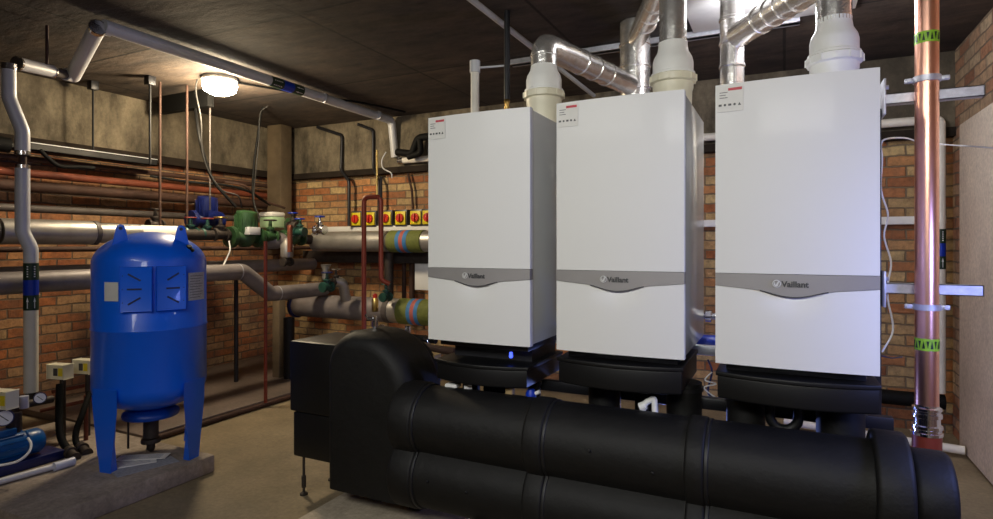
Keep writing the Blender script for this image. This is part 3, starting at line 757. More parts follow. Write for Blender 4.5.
# dark hoses and flanges on plinth
def pipe(pts,r,name,mat,label,cat='pipe',group=None,bend=.04,n=14):
    o=MB().tube(pts,r,bend=bend,n=n).build(name,mat); return tag(o,label,cat,group)
pipe(smooth_path([at_t(*q) for q in ((60,384,3.5),(59,415,3.45),(61,437,3.4),(68,449,3.38),(78,452,3.37))]),.020,'black_hose','black_rubber','thick black hose bending down onto the plinth below the switch box','hose',bend=0)
pipe(smooth_path([at_t(*q) for q in ((90,392,3.6),(82,415,3.5),(76,432,3.45),(77,444,3.42),(86,450,3.4))]),.017,'black_hose','black_rubber','black hose sloping down right beside the tank leg','hose',bend=0)
pipe([at_t(86,395,3.6),at_t(86,446,3.6)],.012,'brown_pipe','rust','slim brown upright pipe beside the black hoses')
def hose_end(px,py,t,label):
    p=at_t(px,py,t); o=thing('hose_coupling',p,label,'coupling','couplings on the plinth')
    d=V((.5,.25,-.1)).normalized()*.5
    MB().lathe(p,[(.026,0),(.026,.03),(.034,.032),(.034,.045),(.024,.048),(.024,.10),(.030,.102),(.030,.115)],(.8,-.15,-.15),16).build('body','iron_dark',o)
hose_end(68,450,3.33,'front dark hose coupling lying on the plinth')
hose_end(80,446,3.42,'rear dark hose coupling lying on the plinth')
pipe([at_z(-20,487,.12),at_z(56,466,.12)],.016,'floor_conduit','conduit_grey','grey conduit lying along the plinth in front of the booster pump','conduit')
pipe([at_z(54,467,.122),at_z(74,461,.122)],.023,'conduit_gland','clear_plastic','thicker pale gland end of the grey conduit on the plinth','conduit')
# rusty frame bars behind
for i,(a,b) in enumerate((((52,392),(108,381)),((40,411),(108,396)))):
    A=at_t(*a,3.75); B=at_t(*b,4.0); pipe([A,B],.012,'frame_bar','rust','upper rusty bar left of the tank' if i==0 else 'lower rusty bar left of the tank','bar','rusty bars behind the switch boxes')

# ------------------------------------------------------------------ white pipe with offsets (left)
C=[at_t(105,27,3.42),at_t(70,76,3.75)]
R=.040
main=thing('ceiling_lagged_pipe',(-3.55,3.5,2.5),'pale lagged pipe running the length of the ceiling past the lamp','pipe')
MB().tube([(-3.53,2.03,2.565),(-3.58,4.86,2.565),(-3.58,4.92,2.20)],.040,bend=.05,n=20).build('lagging','conduit_grey',main)
for k,yy in enumerate((2.06,2.9,3.85,4.6)): MB().cyl((-3.55,yy,2.565),(-3.55,yy+.02,2.565),.0425,n=24).build('joint_band','galvanised',main)
# id band
def idband(a,b,r,parent,f0,f1,flip=False):
    segs=(('legend_band','band_green',0,.36),('blue_band','band_blue',.36,.68),('arrow_band','band_green',.68,1))
    d=V(b)-V(a)
    for nm,m,s,e in segs:
        ob=MB().cyl(V(a)+d*(f0+(f1-f0)*s),V(a)+d*(f0+(f1-f0)*e),r+.0015,n=28).build(nm,m,parent)
        if nm!='blue_band':
            ar=MB(); L=d*(f1-f0)*(e-s); c0=V(a)+d*(f0+(f1-f0)*(s+e)/2); u=d.normalized()
            camd=(V((0,0,HC))-c0); camd-=u*camd.dot(u); camd.normalize(); side=u.cross(camd)
            for sg in (-.45,.45):
                off=(camd*math.cos(sg)+side*math.sin(sg)); tg=(side*math.cos(sg)-camd*math.sin(sg)); q=c0+off*(r+.002)
                hl=L.length*.36
                if nm=='arrow_band':
                    ar.prism([(-.002,-hl*.2),(.002,-hl*.2),(.002,hl),(-.002,hl)],0,.0008,lambda x,y,z:q+tg*x+u*y+off*z)
                    ar.prism([(-.006,-hl*.2),(.006,-hl*.2),(0,-hl)],0,.0008,lambda x,y,z:q+tg*x+u*y+off*z)
                else:
                    for kk in range(5):
                        yy=-hl+2*hl*(kk+.5)/5; ar.prism([(-.004,yy-hl*.1),(.004,yy-hl*.1),(.003,yy+hl*.1),(-.004,yy+hl*.1)],0,.0008,lambda x,y,z:q+tg*x+u*y+off*z)
            ar.build('arrows' if nm=='arrow_band' else 'legend','white_plastic',ob)
pA=V((-3.53,2.03,2.565)); pB=V((-3.58,4.86,2.565))
idband(pA,pB,.040,main,.435,.555)
off=thing('offset_lagged_pipe',at_t(72,78,3.75),'short pale lagged pipe sections stepping down from the ceiling to the left','pipe')
A=V((-3.53,2.0,2.55)); B=at_t(73,76,3.85); Cc=at_t(16,63,3.42)
MB().tube([A,B],.043,n=20).build('sloping_section','conduit_grey',off)
MB().tube([along(B,Cc,.10),along(B,Cc,.42)],.030,n=16).build('elbow_fitting','dark_lagging',off)
MB().tube([B+V((0,0,0)),along(B,Cc,.15)],.040,n=16).build('elbow_cover','conduit_grey',off)
MB().tube([along(B,Cc,.38),along(B,Cc,.98)],.038,n=20).build('level_section','conduit_grey',off)
for f_ in (.38,.96): MB().cyl(along(B,Cc,f_),along(B,Cc,f_+.03),.041,n=20).build('end_band','chrome',off)
MB().cyl(A+(B-A)*.0,A+(B-A)*.04,.046,n=20).build('end_band','chrome',off)
dn=thing('down_lagged_pipe',(-3.93,1.86,.1),'pale lagged pipe dropping at the far left with blue and green bands','pipe')
P=[at_t(8.5,64,3.36),at_t(9,98,3.36),at_t(22.5,131,3.38),at_t(22.5,155,3.38)]
MB().tube(P,.036,bend=.02,n=22,seg=3).build('upper_section','conduit_grey',dn)
MB().cyl(P[0],P[0]+V((0,0,-.035)),.0385,n=24).build('end_band','chrome',dn)
MB().cyl(P[3],P[3]+V((0,0,.022)),.0385,n=24).build('end_band','chrome',dn)
MB().cyl(P[3]+V((0,0,.01)),P[3]+V((0,0,-.07)),.020,n=16).build('bare_pipe','rust_dark',dn)
Q=[at_t(22.5,165,3.38),at_t(22.5,232,3.38),at_t(31,248,3.40),at_t(31,392,3.40)]
MB().cyl(Q[0],Q[0]+V((0,0,-.02)),.0385,n=24).build('end_band','chrome',dn)
MB().tube(Q[:3]+[Q[2]+V((0,0,-.08))],.036,bend=.02,n=22,seg=3).build('middle_section','conduit_grey',dn)
MB().tube([Q[2]+V((0,0,-.05)),Q[3]],.0355,n=22).build('lower_section','off_white_pipe',dn)
zt_=at_t(31,263,3.40).z; zb_=at_t(31,310,3.40).z
idband(V((Q[2].x,Q[2].y,zt_)),V((Q[2].x,Q[2].y,zb_)),.0355,dn,0,1)
MB().tube([Q[3]+V((0,0,.01)),Q[3]+V((0,0,-.06)),Q[3]+V((-.15,-.05,-.1))],.026,bend=.03,n=12).build('tail_pipe','iron_dark',dn)

# ------------------------------------------------------------------ bulkhead lamp
lp=V((-4.0,3.18,2.49))
lm=thing('ceiling_lamp',(lp.x,lp.y,2.40),'glowing round bulkhead lamp on the ceiling, warm white','lamp')
MB().lathe((lp.x,lp.y,ZC-.001),[(.13,0),(.135,-.02),(.13,-.03)],(0,0,1),28).build('base','white_plastic',lm)
MB().lathe((lp.x,lp.y,ZC-.03),[(.125,0),(.13,-.035),(.115,-.075),(.07,-.10),(.0,-.11)],(0,0,1),28).build('glass_bowl','lamp_glow',lm)
# steel section near lamp carrying rods
A=at_z(152,98,2.44); 
o=MB().box((-5.0,3.34,2.47),(-4.35,3.40,ZC-.001)).build('steel_channel','black_rubber'); tag(o,'dark steel channel under the ceiling left of the lamp','channel')
# hanger rods
def rod(pt,pb,r,mat,label,plate=True):
    p1=V((pt.x,pt.y,ZC-.001)); o=thing('hanger_rod',(pt.x,pt.y,pb),label,'rod','hanger rods along the left wall')
    MB().cyl((pt.x,pt.y,pb),(pt.x,pt.y,ZC-.01),r,n=10).build('rod',mat,o)
    if plate: MB().box((pt.x-.03,pt.y-.03,ZC-.07),(pt.x+.03,pt.y+.03,ZC-.001),.003).build('ceiling_cleat','black_metal',o)
rod(at_x(93,85,-5.0),2.03,.008,'tray_black','dark hanger rod nearest the left picture edge')
rod(at_x(150,75,-4.45),1.93,.009,'tray_black','dark hanger rod left of the two red rods')
rod(at_x(160,150,-4.5),1.45,.010,'rust_dark','left one of two red hanger rods',False)
rod(at_x(47,60,-3.95),2.38,.009,'rust_dark','red-brown rod above the level pipe section at the top left',False)
rod(at_x(187,150,-4.4),1.45,.010,'rust_dark','right one of two red hanger rods',False)
rod(at_x(210,150,-4.4),1.6,.007,'dark_lagging','grey hanger rod right of the red rods',False)

# ------------------------------------------------------------------ left wall pipes
def ypipe(x,z,r,y0,y1,name,mat,label,group=None): return pipe([(x,y0,z),(x,y1,z)],r,name,mat,label,'pipe',group)
ypipe(-5.16,1.955,.022,-.5,4.8,'wall_pipe','rust_dark','topmost thin dark pipe on the left brick wall, under the black tray')
ypipe(-5.16,1.845,.032,-.5,4.8,'wall_pipe','rust','bright rust-orange pipe along the left brick wall')
ypipe(-5.15,1.745,.042,-.5,4.8,'wall_pipe','rust_dark','thick dark brown pipe below the rust-orange one')
ypipe(-5.12,1.575,.030,-.5,4.8,'wall_pipe','dark_lagging','lowest dark pipe on the left wall, just above the silver pipe')
# black cable tray
ct=thing('cable_tray',(-5.0,3.0,2.03),'black cable tray along the left wall under the concrete band','tray')
t_=MB(); t_.box((-5.14,2.25,2.0),(-4.98,3.32,2.008)); t_.box((-4.986,2.25,2.0),(-4.98,3.32,2.055)); t_.box((-5.14,2.25,2.0),(-5.134,3.32,2.055)); t_.build('tray','tray_black',ct)
MB().box((-4.988,2.25,2.053),(-4.974,3.32,2.058)).build('edge_highlight','conduit_grey',ct)  # pale strip paints a highlight along the tray lip
o=MB().tube(smooth_path([(-5.05,-.5,2.04),(-5.03,.8,2.02),(-5.06,1.6,2.05),(-5.03,2.24,2.02)]),.055,n=14).build('cable_bundle','black_rubber'); tag(o,'thick black cable bundle on the left wall running into the black tray','cable')
pipe(smooth_path([at_x(40,150,-4.95),at_x(48,158,-4.95),at_x(60,166,-4.95),at_x(82,167,-4.95),at_x(94,168,-4.95)]),.016,'black_hose','black_rubber','black hose drooping below the cable tray on the left wall','hose',bend=0)
# big silver pipe upper
UP=thing('silver_lagged_pipe',(-4.35,2.2,1.38),'big silver lagged pipe at mid height behind the blue tank','pipe')
seg=[(-4.35,-.4,1.385),(-4.35,1.85,1.385),(-4.35,2.42,1.385),(-4.35,2.75,1.385)]
MB().cyl(seg[0],seg[1],.072,n=28).build('lagging','foil_lagging',UP)
MB().cyl(V(seg[1])+V((0,.03,0)),seg[2],.082,n=28).build('lagging','foil_lagging',UP)
MB().cyl(V(seg[2])+V((0,.02,0)),seg[3],.070,n=28).build('lagging','foil_lagging',UP)
for y in (1.83,2.42): MB().cyl((-4.35,y,1.385),(-4.35,y+.03,1.385),.086,n=28).build('end_ring','dark_lagging',UP)
MB().cyl((-4.35,2.75,1.385),(-4.35,3.08,1.385),.066,n=28).build('white_section','white_lagging',UP)
MB().cyl((-4.35,3.08,1.385),(-4.35,3.40,1.385),.045,n=20).build('bare_end','iron_dark',UP)
# lower silver pipe with drop
LP=thing('lower_lagged_pipe',(-4.1,3,1.0),'grey lagged pipe below, passing behind the tank and stepping down at right','pipe')
lpts=[(-4.1,-.4,1.075),(-4.1,3.48,1.075),(-4.1,3.78,.865),(-4.1,4.47,.865)]
MB().tube(lpts,.067,bend=.03,n=28,seg=3).build('lagging','grey_lagging',LP)
MB().cyl((-4.1,3.43,1.075),(-4.1,3.44,1.075),.0685,n=28).build('joint_band','galvanised',LP)
MB().cyl((-4.1,3.85,.865),(-4.1,3.86,.865),.0685,n=28).build('joint_band','galvanised',LP)
ypipe(-4.5,1.10,.062,1.0,4.72,'rear_lagged_pipe','grey_lagging','darker lagged pipe behind the stepped grey pipe')
pipe([(-4.62,-.4,1.27),(-4.62,4.9,1.27)],.02,'thin_steel_pipe','rust_dark','thin dark steel pipe below the big silver pipe')
# upright supports
pipe([(-4.5,3.75,.05),(-4.5,3.75,1.03)],.02,'support_post','black_metal','thin black post under the pipes right of the tank','post')
p=at_t(279,330,5.55); o=MB().box((p.x-.045,p.y-.04,.05),(p.x+.045,p.y+.04,.80),.006).build('pipe_support_pier','post_tan'); tag(o,'brown upright pier under the pipes at the room corner','post')
p=at_t(289,330,5.5); pipe([(p.x,p.y,.05),(p.x,p.y,.62)],.05,'drop_pipe','tray_black','black upright pipe beside the brown pier')
# red floor rod
pipe([(-3.72,3.38,.04),(-3.72,3.38,1.33)],.014,'red_drop_pipe','copper_red','thin dark red pipe standing on the floor right of the tank')
pipe([(-3.735,2.45,.022),(-3.735,4.9,.022)],.02,'floor_pipe','rust_dark','dark red pipe lying on the floor along the step')

# ------------------------------------------------------------------ back wall pipes
BPy=4.6
bp=thing('silver_header_pipe',(-3.2,BPy,1.37),'upper silver lagged header on the back wall with olive striped wrap','pipe')
MB().cyl((-4.35,BPy,1.335),(-3.42,BPy,1.335),.100,n=32).build('lagging','foil_lagging',bp)
MB().cyl((-3.42,BPy,1.335),(-3.36,BPy,1.335),.088,n=32).build('end_ring','dark_lagging',bp)
def wrap(y,z,r,x0,x1,parent,xa,xb):
    o=MB().cyl((x0,y,z),(x1,y,z),r,n=32).build('olive_wrap','olive_cloth',parent)
    w=(xb-xa)/3
    for k,m in enumerate(('stripe_blue','stripe_red','stripe_blue')):
        MB().cyl((xa+w*k,y,z),(xa+w*(k+1),y,z),r+.002,n=32).build('stripe',m,o)
def xr(px,y): return at_y(px,245,y).x
MB().cyl((-3.36,BPy,1.335),(-3.3,BPy,1.335),.10,n=32).build('lagging','foil_lagging',bp)
wrap(BPy,1.335,.106,xr(392,BPy),xr(425,BPy),bp,xr(401,BPy),xr(412,BPy))
MB().cyl((xr(425,BPy),BPy,1.335),(-1.6,BPy,1.335),.098,n=32).build('lagging','foil_lagging',bp)
# lower header
ly,lz=4.5,.685
b2=thing('lower_header_pipe',(-3.2,ly,lz-.1),'lower fat lagged header on the back wall with olive striped wrap','pipe')
MB().lathe((-4.52,ly,lz),[(.05,0),(.13,.005),(.13,.04),(.12,.045)],(1,0,0),32).build('end_flange','deep_blue',b2)
MB().cyl((-4.48,ly,lz),(xr(392,ly),ly,lz),.115,n=32).build('lagging','grey_lagging',b2)
MB().cyl((xr(388,ly),ly,lz),(xr(393,ly),ly,lz),.119,n=32).build('joint_band','dark_lagging',b2)
MB().cyl((xr(393,ly),ly,lz),(xr(402,ly),ly,lz),.114,n=32).build('foil_section','foil_lagging',b2)
wrap(ly,lz,.120,xr(402,ly),xr(435,ly),b2,xr(413,ly),xr(424,ly))
MB().cyl((xr(435,ly),ly,lz),(-1.6,ly,lz),.114,n=32).build('foil_section','foil_lagging',b2)
# dark beam between headers
o=MB().box((-4.7,4.78,1.12),(-1.6,4.92,1.24)).build('pipe_support_beam','iron_dark'); tag(o,'dark horizontal support beam on the back wall between the two headers','beam')
pp=at_y(389,250,4.7); pipe([(pp.x,4.7,1.28),(pp.x,4.7,.80)],.045,'connecting_pipe','iron_dark','thick dark vertical pipe between the two headers')
for px,r,l in ((404,.022,'left thin dark upright pipe on the back wall between headers'),(412,.028,'right thin dark upright pipe on the back wall between headers')):
    q=at_y(px,260,4.88); pipe([(q.x,4.88,1.13),(q.x,4.88,.6)],r,'wall_drop_pipe','rust_dark',l)
# trunking, upper white pipe
o=MB().box((-4.6,4.93,1.445),(XR-.05,4.998,1.50),.003).build('white_trunking','white_plastic'); tag(o,'long white trunking across the back wall below the isolator switches','trunking')
wp=thing('white_wall_pipe',(-1.3,4.87,2.1),'white pipe high on the back wall running right and down the corner','pipe')
MB().tube([(xr(400,4.85),4.87,2.15),(.945,4.87,2.15),(.945,4.87,.30)],.030,bend=.04,n=20).build('pipe','white_lagging',wp)
MB().cyl((xr(400,4.85)-.03,4.87,2.15),(xr(400,4.85)+.03,4.87,2.15),.036,n=16).build('end_cap','chrome',wp)
za=at_y(941,229,4.87).z; zb2=at_y(941,269,4.87).z
idband(V((.945,4.87,za)),V((.945,4.87,zb2)),.030,wp,0,1)
pipe([at_y(397,152,4.82),at_y(412,154,4.82),at_y(418,138,4.82),at_y(445,134,4.82)],.036,'black_lagged_pipe','black_rubber','black lagged pipe stepping up above the white wall pipe')
pipe([at_y(408,157,4.76),at_y(421,153,4.76),at_y(420,140,4.76)],.030,'black_lagged_loop','black_rubber','short black lagged loop beside the stepped black pipe')
pipe([(-.3,4.87,.24),(.97,4.87,.24)],.05,'black_skirting_pipe','black_rubber','black pipe low on the back wall at right')
pipe([(.0,4.62,.05),(.985,4.45,.05)],.026,'white_floor_pipe','white_lagging','white pipe lying on the floor behind the copper pipe base')
pipe([(xr(372,4.9)-.2,4.92,2.58),(xr(372,4.9),4.92,2.50),(xr(372,4.9),4.92,2.12),(xr(379,4.88),4.88,1.95),(xr(379,4.88),4.88,1.5)],.016,'dark_wall_pipe','black_metal','right one of two dark thin pipes down the back wall')
pipe([(xr(341,4.9)-.35,4.92,2.60),(xr(341,4.9),4.92,2.48),(xr(341,4.9),4.90,2.10),(xr(349,4.88),4.88,1.98),(xr(349,4.88),4.88,1.5)],.018,'dark_wall_pipe','black_metal','left one of two dark thin pipes down the back wall')
pipe([(xr(408,4.95),4.95,2.03),(xr(412,4.95),4.95,1.85),(xr(413,4.95),4.95,1.64)],.012,'isolator_conduit','rust_dark','thin brown conduit dropping to the isolator switches')
# white sheet on wall
o=MB().box((xr(420.5,4.9),4.80,.86),(xr(436,4.9),4.815,1.13),.002).build('wall_notice','white_plastic'); tag(o,'blank white board beside the left boiler on the back wall','board')
# isolators
names=['first isolator switch from the left, left of the copper loop','second isolator switch, between the legs of the copper loop','third isolator switch, just right of the copper loop','fourth isolator switch from the left','fifth isolator switch from the left','rightmost isolator switch, beside the left boiler']
for px,l in zip((357,371,387,401.5,416.7,429),names):
    q=at_y(px,219,4.93); x=q.x; z=1.575
    o=thing('isolator_switch',(x,4.93,z),l,'switch','red and yellow isolators on the back wall')
    MB().box((x-.072,4.92,z-.085),(x+.072,4.998,z+.085),.004).build('enclosure','dark_text',o)
    MB().box((x-.062,4.905,z-.068),(x+.062,4.922,z+.068),.003).build('yellow_plate','yellow_paint',o)
    k=MB(); k.lathe((x,4.906,z),[(.046,0),(.043,-.02)],(0,1,0),20); kn=k.build('knob','red_paint',o)
    MB().box((x-.009,4.868,z-.040),(x+.009,4.888,z+.040),.002).build('handle','red_paint',kn)
# copper loop (inverted U)
y=2.85
a=at_y(364,245,y); b=at_y(381,245,y)
zt=at_y(372,197,y).z
cl=thing('copper_loop',(a.x,y,.82),'red-brown copper pipe bent in an upside-down U left of the left boiler','pipe')
MB().tube([(a.x,y,.05),(a.x,y,zt),(b.x,y,zt),(b.x,y,at_y(381,280,y).z),(b.x+.04,y+.03,at_y(381,284,y).z)],.0145,bend=.035,n=14).build('pipe','copper_red',cl)
th=at_y(377,197,y); MB().cyl((th.x,y,zt),(th.x,y,at_y(377,150,y).z),.007,n=10).build('vent_stem','brass',cl)
MB().cyl((th.x,y,at_y(377,176,y).z),(th.x+.07,y,at_y(377,177,y).z),.006,n=10).build('side_branch','brass',cl)
MB().cyl((b.x,y,zt-.03),(b.x,y,at_y(382,176,y).z),.009,n=10).build('riser','iron_dark',cl)
# grey cables on wall loop
w=MB().tube(smooth_path([at_y(*q) for q in ((386,152,4.7),(382,160,4.7),(383,168,4.7),(391,173,4.7),(392,178,4.7))]),.006,n=8).build('grey_cable','conduit_grey'); tag(w,'grey cable looping by the white pipe end on the back wall','cable')

# ------------------------------------------------------------------ cables from the ceiling
def cab(pts,r,mat,label):
    w=MB().tube(smooth_path([at_t(*q) for q in pts]),r,n=8).build('hanging_cable',mat); return tag(w,label,'cable','cables hanging by the lamp')
cab(((206,89,4.95),(198,87,4.98),(195,93,5.0),(196,112,5.0),(200,140,4.8),(207,165,4.85),(214,182,4.9),(226,196,4.95),(236,207,5.0)),.013,'black_rubber','thick black cable hanging left of the lamp down to the green pump')
cab(((204,77,4.6),(198,78,4.65),(196,92,4.7),(201,120,4.7),(202,150,4.75),(209,172,4.8),(222,190,4.85),(238,196,4.9),(242,208,4.95)),.006,'cable_grey','thinner grey cable hanging beside the thick black cable')
cab(((270,104,5.6),(262,110,5.6),(258,135,5.6),(254,165,5.6),(253,195,5.6),(257,216,5.6)),.012,'black_rubber','thick dark cable hanging near the corner pier')
cab(((268,106,5.5),(260,114,5.5),(259,140,5.5),(256,170,5.5),(254,200,5.5),(260,218,5.5)),.005,'cable_grey','thin grey cable hanging near the corner pier')
cab(((150,176,5.0),(190,182,5.2),(225,185,5.4),(250,192,5.6),(270,205,5.9)),.012,'black_rubber','dark cable sagging along the left wall above the pumps')
cab(((225,182,5.5),(245,186,5.6),(262,200,5.8),(285,208,6.0)),.012,'rust_dark','brown cable sagging towards the corner pier')
w=MB().tube(smooth_path([(-3.98,3.22,2.607),(-3.7,3.8,2.60),(-3.45,4.3,2.60),(-3.3,4.7,2.59)]),.010,n=8).build('ceiling_cable','black_rubber'); tag(w,'dark cable clipped along the ceiling right of the lamp','cable')

# ------------------------------------------------------------------ pumps and valves row
def pump(c, s, mmat, label, up=True, blab=True):
    c=V(c); o=thing('circulator_pump',c,label,'pump','circulator pumps in the pipe row')
    MB().lathe(c+V((0,-.16*s,0)),[(.085*s,0),(.09*s,.02*s),(.09*s,.035*s),(.05*s,.045*s),(.06*s,.10*s),(.085*s,.13*s),(.085*s,.19*s),(.06*s,.22*s),(.05*s,.275*s),(.09*s,.285*s),(.09*s,.30*s),(.085*s,.32*s)],(0,1,0),24).build('volute',mmat,o)
    m=MB(); m.lathe(c+V((0,0,.03*s)),[(.085*s,0),(.09*s,.03*s),(.09*s,.17*s),(.085*s,.19*s),(.04*s,.20*s)],(.15,0,1),24)
    mo=m.build('motor',mmat,o)
    f=MB()
    for k in range(18):
        a=2*PI*k/18; d=V((math.cos(a),math.sin(a),0)); f.obox(c+V((.015*s,0,.13*s))+d*.092*s,d*.005*s,V((-d.y,d.x,0))*.002,(0,0,.06*s))
    f.build('fins',mmat,mo)
    MB().box(c+V((.06*s,-.06*s,.02*s)),c+V((.12*s,.06*s,.085*s)),.004).build('terminal_box','conduit_grey' if blab else mmat,o)
    return o
def gatevalve(c, s, bmat, wmat, label, axis=(0,0,1), flow=(0,1,0)):
    c=V(c); ax=V(axis).normalized(); fl=V(flow).normalized()
    o=thing('gate_valve',c,label,'valve','valves in the pipe rows')
    MB().lathe(c-fl*.07*s,[(.05*s,0),(.055*s,.02*s),(.035*s,.025*s),(.042*s,.07*s),(.035*s,.115*s),(.055*s,.12*s),(.05*s,.14*s)],fl,18).build('body',bmat,o)
    MB().lathe(c,[(.03*s,0),(.03*s,.06*s),(.04*s,.062*s),(.04*s,.075*s),(.018*s,.085*s),(.012*s,.15*s)],ax,16).build('bonnet',bmat,o)
    a,b=frame_of(ax); hw=MB(); cc=c+ax*.145*s
    hw.tube([cc+(a*math.cos(q)+b*math.sin(q))*.05*s for q in [2*PI*k/16 for k in range(17)]],.007*s,n=8)
    for q in (0,PI/2): hw.cyl(cc-(a*math.cos(q)+b*math.sin(q))*.05*s,cc+(a*math.cos(q)+b*math.sin(q))*.05*s,.005*s,n=8)
    hw.build('handwheel',wmat,o)
    return o
x=-4.35
pump((x,3.72,1.37),1.05,'pump_green','green finned circulator pump behind the tank, the largest in the row')
pump((x-.30,3.55,1.52),.95,'deep_blue','dark blue circulator pump behind the green one',blab=False)
pump((x,4.28,1.37),.85,'pump_green','dull green pump at the corner, right of the largest pump')
# pale green pump with white cover near corner
q=at_t(272,222,6.0); o=thing('control_box',q,'pale green box with white lid above the pipes at the corner','box')
MB().box(q+V((-.09,-.08,-.06)),q+V((.10,.08,.05)),.01).build('green_body','pale_green',o)
MB().box(q+V((-.10,-.09,.05)),q+V((.10,.09,.10)),.02).build('white_lid','white_plastic',o)
pipe([(x,3.38,1.385),(x,3.57,1.385)],.04,'pipe_spool','iron_dark','dark iron pipe stub left of the largest green pump')
pipe([(x,3.88,1.375),(x,4.15,1.375)],.045,'pipe_spool','iron_dark','dark iron pipe stub between the two green pumps')
gatevalve((x-.01,3.19,1.40),.85,'teal_green','wheel_red','teal gate valve with red wheel, left of the pumps')
gatevalve((x,3.34,1.39),.9,'teal_green','wheel_red','teal gate valve with red wheel, closest to the green pump')
gatevalve((x-.25,3.05,1.46),.9,'iron_dark','iron_dark','small dark valve behind the teal valves')
gatevalve((x+.02,3.45,1.39),1.0,'iron_dark','brass','dark iron valve with brass wheel against the green pump')
gatevalve((x+.02,3.99,1.38),1.05,'pump_green','iron_dark','green flanged valve right of the largest pump')
# reducer cones
rc=at_t(276,240,5.6)
o=thing('lagged_reducer',rc,'tapered grey lagged reducer in front of the corner','pipe')
MB().lathe(rc+V((-.08,-.12,0)),[(.07,0),(.09,.02),(.085,.16),(.05,.24)],(.55,.8,0),24).build('lagging','grey_lagging',o)
# connection turning corner
pipe([(x,4.42,1.37),(x+.02,4.6,1.335),(x+.12,4.6,1.335)],.05,'corner_elbow','iron_dark','dark iron elbow joining the pump row to the silver header',bend=.06)
for px,py,t,bm_,wm,l in ((293,220,5.6,'iron_dark','band_blue','valve with blue wheel at the room corner, left of the pair'),(300,226,5.5,'teal_green','band_blue','teal valve with blue wheel near the room corner'),(320,224,5.4,'chrome','band_blue','chrome valve with blue wheel on the silver header')):
    gatevalve(at_t(px,py+6,t),.85,bm_,wm,l,flow=(1,0,0))
gatevalve(at_t(287,262,5.2),.75,'iron_dark','iron_dark','dark valve below the small silver lagged cylinder at the corner')
q=at_t(287,245,5.2)
o=MB().lathe(q+V((0,0,-.11)),[(.05,0),(.055,.01),(.055,.11),(.035,.14),(.03,.17)],n=20).build('strainer_cover','foil_lagging'); tag(o,'small silver lagged cylinder at the room corner','lagging')
pipe([at_t(290,252,5.15),at_t(290,225,5.15)],.022,'red_drop_pipe','rust','short red-brown pipe rising from the small silver lagged cylinder')
gatevalve(at_t(327,287,5.3),.9,'teal_green','deep_blue','dark valve on the end of the stepped grey pipe',flow=(0,1,0))
gatevalve(at_t(336,282,5.4),.8,'iron_dark','chrome','chrome wheeled valve above the lower header')
gatevalve(at_t(386,297,5.3),.8,'teal_green','teal_green','teal valve above the lower header, left of the olive wrap')
o=MB().tube([at_t(334,281,5.4),at_t(343,283,5.45),at_t(346,300,5.5)],.048,bend=.05,n=16).build('foil_elbow','foil_lagging'); tag(o,'crumpled silver lagged elbow on the lower header','lagging')
q=at_t(326,272,5.5); o=MB().lathe(q+V((0,0,-.08)),[(.02,0),(.035,.02),(.03,.10),(.05,.15)],n=20).build('foil_cone','foil_lagging'); tag(o,'small silver cone hanging above the stepped pipe','lagging')
w=MB().tube(smooth_path([at_t(229,241,4.9),at_t(230,250,4.88),at_t(226,260,4.85),at_t(222,268,4.8)]),.006,n=8).build('white_wire','white_plastic'); tag(w,'thin white wire dangling under the largest green pump','cable')
# tee pieces behind separator
for px,py,y_,l in ((398,337,2.75,'dark pipe fittings with chrome unions behind the separator'),):
    q=at_y(px,py,y_); o=thing('pipe_fittings',q,l,'fitting')
    MB().tube([at_y(352,334,2.75),at_y(385,331,2.75),at_y(412,338,2.75),at_y(436,340,2.75)],.022,bend=.03,n=12).build('pipe','black_rubber',o)
    for pxx,pyy in ((383,329),(402,333),(428,340)): MB().lathe(at_y(pxx,pyy,2.74),[(.018,-.02),(.026,-.018),(.026,.012),(.018,.015)],(1,0,-.15),12).build('union','chrome',o)
    MB().cyl(at_y(408,326,2.74),at_y(408,338,2.74),.018,n=12).build('clip','chrome',o)
pipe([at_y(425,347,2.7),at_y(455,352,2.7)],.02,'rear_branch_pipe','rust_dark','dark brown pipe stub left of the left boiler cover')

# ------------------------------------------------------------------ added fill lights: unseen battens behind the camera, cool light from right
def batten(x,y,rz,label,L=1.5):
    o=thing('fill_batten',(x,y,ZC-.1),label,'lamp','added fill battens behind the camera')
    c=math.cos(rz); s_=math.sin(rz); e=V((c,s_,0)); n=V((-s_,c,0))
    MB().obox((x,y,ZC-.03),e*L/2,n*.045,(0,0,.029)).build('spine','white_plastic',o)
    MB().cyl(V((x,y,ZC-.085))-e*L*.47,V((x,y,ZC-.085))+e*L*.47,.019,n=12).build('tube','tube_glow',o)
batten(-1.6,-.6,0,'left added ceiling batten for fill light, behind the camera'); batten(.1,-1.2,0,'right added ceiling batten for fill light, behind the camera',1.2)  # battens added out of view to light the boiler fronts
def area(loc, target, sx, sy, power, col, spread=180):
    l=bpy.data.lights.new('area','AREA'); l.shape='RECTANGLE'; l.size=sx; l.size_y=sy; l.energy=power; l.color=col; l.spread=math.radians(spread)
    o=bpy.data.objects.new('area_light',l); COL.objects.link(o); o.location=loc
    o.rotation_euler=(V(target)-V(loc)).to_track_quat('-Z','Y').to_euler(); return o
area((-1.6,-.6,ZC-.13),(-1.0,2.15,1.2),1.5,.5,17,(1.0,.99,.94),112)
area((.1,-1.2,ZC-.13),(.1,2.6,1.0),1.2,.5,27,(1.0,1.0,.92),118)
area((1.0,1.90,1.15),(-.4,2.25,.6),.4,.5,14,(.28,.36,1.0))  # cool blue fill added at the right
o=thing('added_rear_lamp',(-.02,3.1,2.5),'added round fill lamp above the right boiler, just out of view','lamp')  # lamp added overhead to brighten flues, ceiling plate and board door
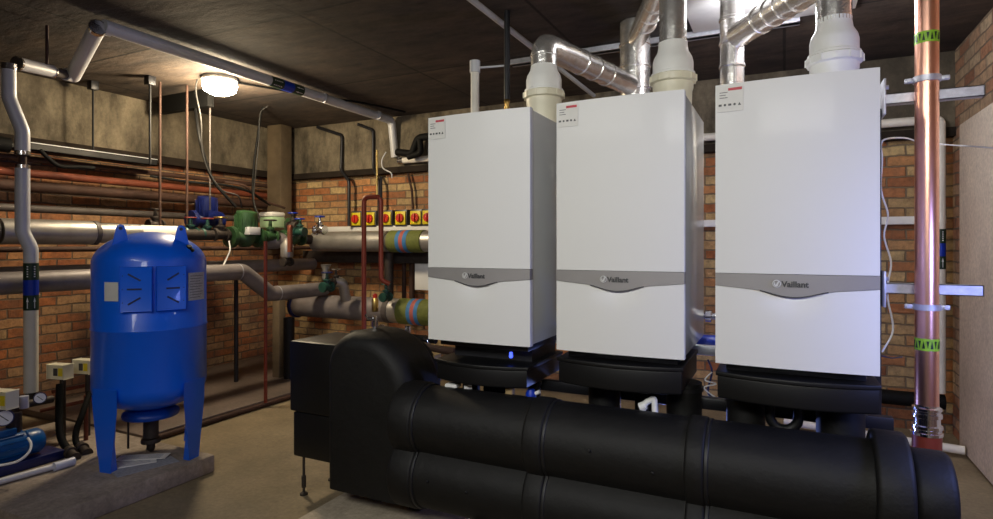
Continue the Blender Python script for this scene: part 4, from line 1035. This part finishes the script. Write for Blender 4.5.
MB().lathe((-.02,3.1,ZC-.021),[(.09,0),(.09,-.03),(.08,-.035)],(0,0,1),24).build('base','white_plastic',o)
MB().lathe((-.02,3.1,ZC-.05),[(.08,0),(.078,-.02),(.05,-.045),(0,-.05)],(0,0,1),24).build('glass_bowl','tube_glow',o)
rl=bpy.data.lights.new('rear_fill_bulb','POINT'); rl.energy=28; rl.color=(.95,.95,1.0); rl.shadow_soft_size=.06
ro=bpy.data.objects.new('rear_fill_bulb',rl); COL.objects.link(ro); ro.location=(-.02,3.1,2.40)
pt=bpy.data.lights.new('bulb','POINT'); pt.energy=82; pt.color=(1.0,.80,.52); pt.shadow_soft_size=.1
po=bpy.data.objects.new('bulb',pt); COL.objects.link(po); po.location=(lp.x,lp.y,2.40)
# cool fill light added low behind the boilers, in an invented floor lamp
wl=thing('cool_fill_lamp',(-.55,3.3,.0),'small added blue fill lamp hidden behind the boilers','lamp')
MB().box((-.60,3.26,.0),(-.50,3.34,.06),.01).build('stand','black_plastic',wl)
MB().box((-.62,3.25,.06),(-.48,3.27,.16),.005).build('lens','blue_led',wl)
pb=bpy.data.lights.new('cool_fill_bulb','POINT'); pb.energy=10; pb.color=(.25,.35,1.0); pb.shadow_soft_size=.05
o=bpy.data.objects.new('cool_fill_bulb',pb); COL.objects.link(o); o.location=(-.55,3.15,.35)

wd=bpy.data.worlds.new('world'); scene.world=wd; wd.use_nodes=True
bg=wd.node_tree.nodes['Background']; bg.inputs[0].default_value=(.05,.06,.09,1); bg.inputs[1].default_value=.3

# ------------------------------------------------------------------ camera
cam=bpy.data.cameras.new('camera'); co=bpy.data.objects.new('camera',cam); COL.objects.link(co)
cam.sensor_width=36; cam.sensor_fit='HORIZONTAL'; cam.lens=FPX*36/993
co.location=(0,0,HC); co.rotation_euler=(PI/2,0,YAW)
cam.shift_y=-(519/2-HOR)/993.0
cam.clip_start=.02
scene.camera=co
scene.view_settings.view_transform='Standard'; scene.view_settings.look='None'
scene.view_settings.gamma=1; scene.view_settings.use_curve_mapping=False
scene.view_settings.exposure=0.0
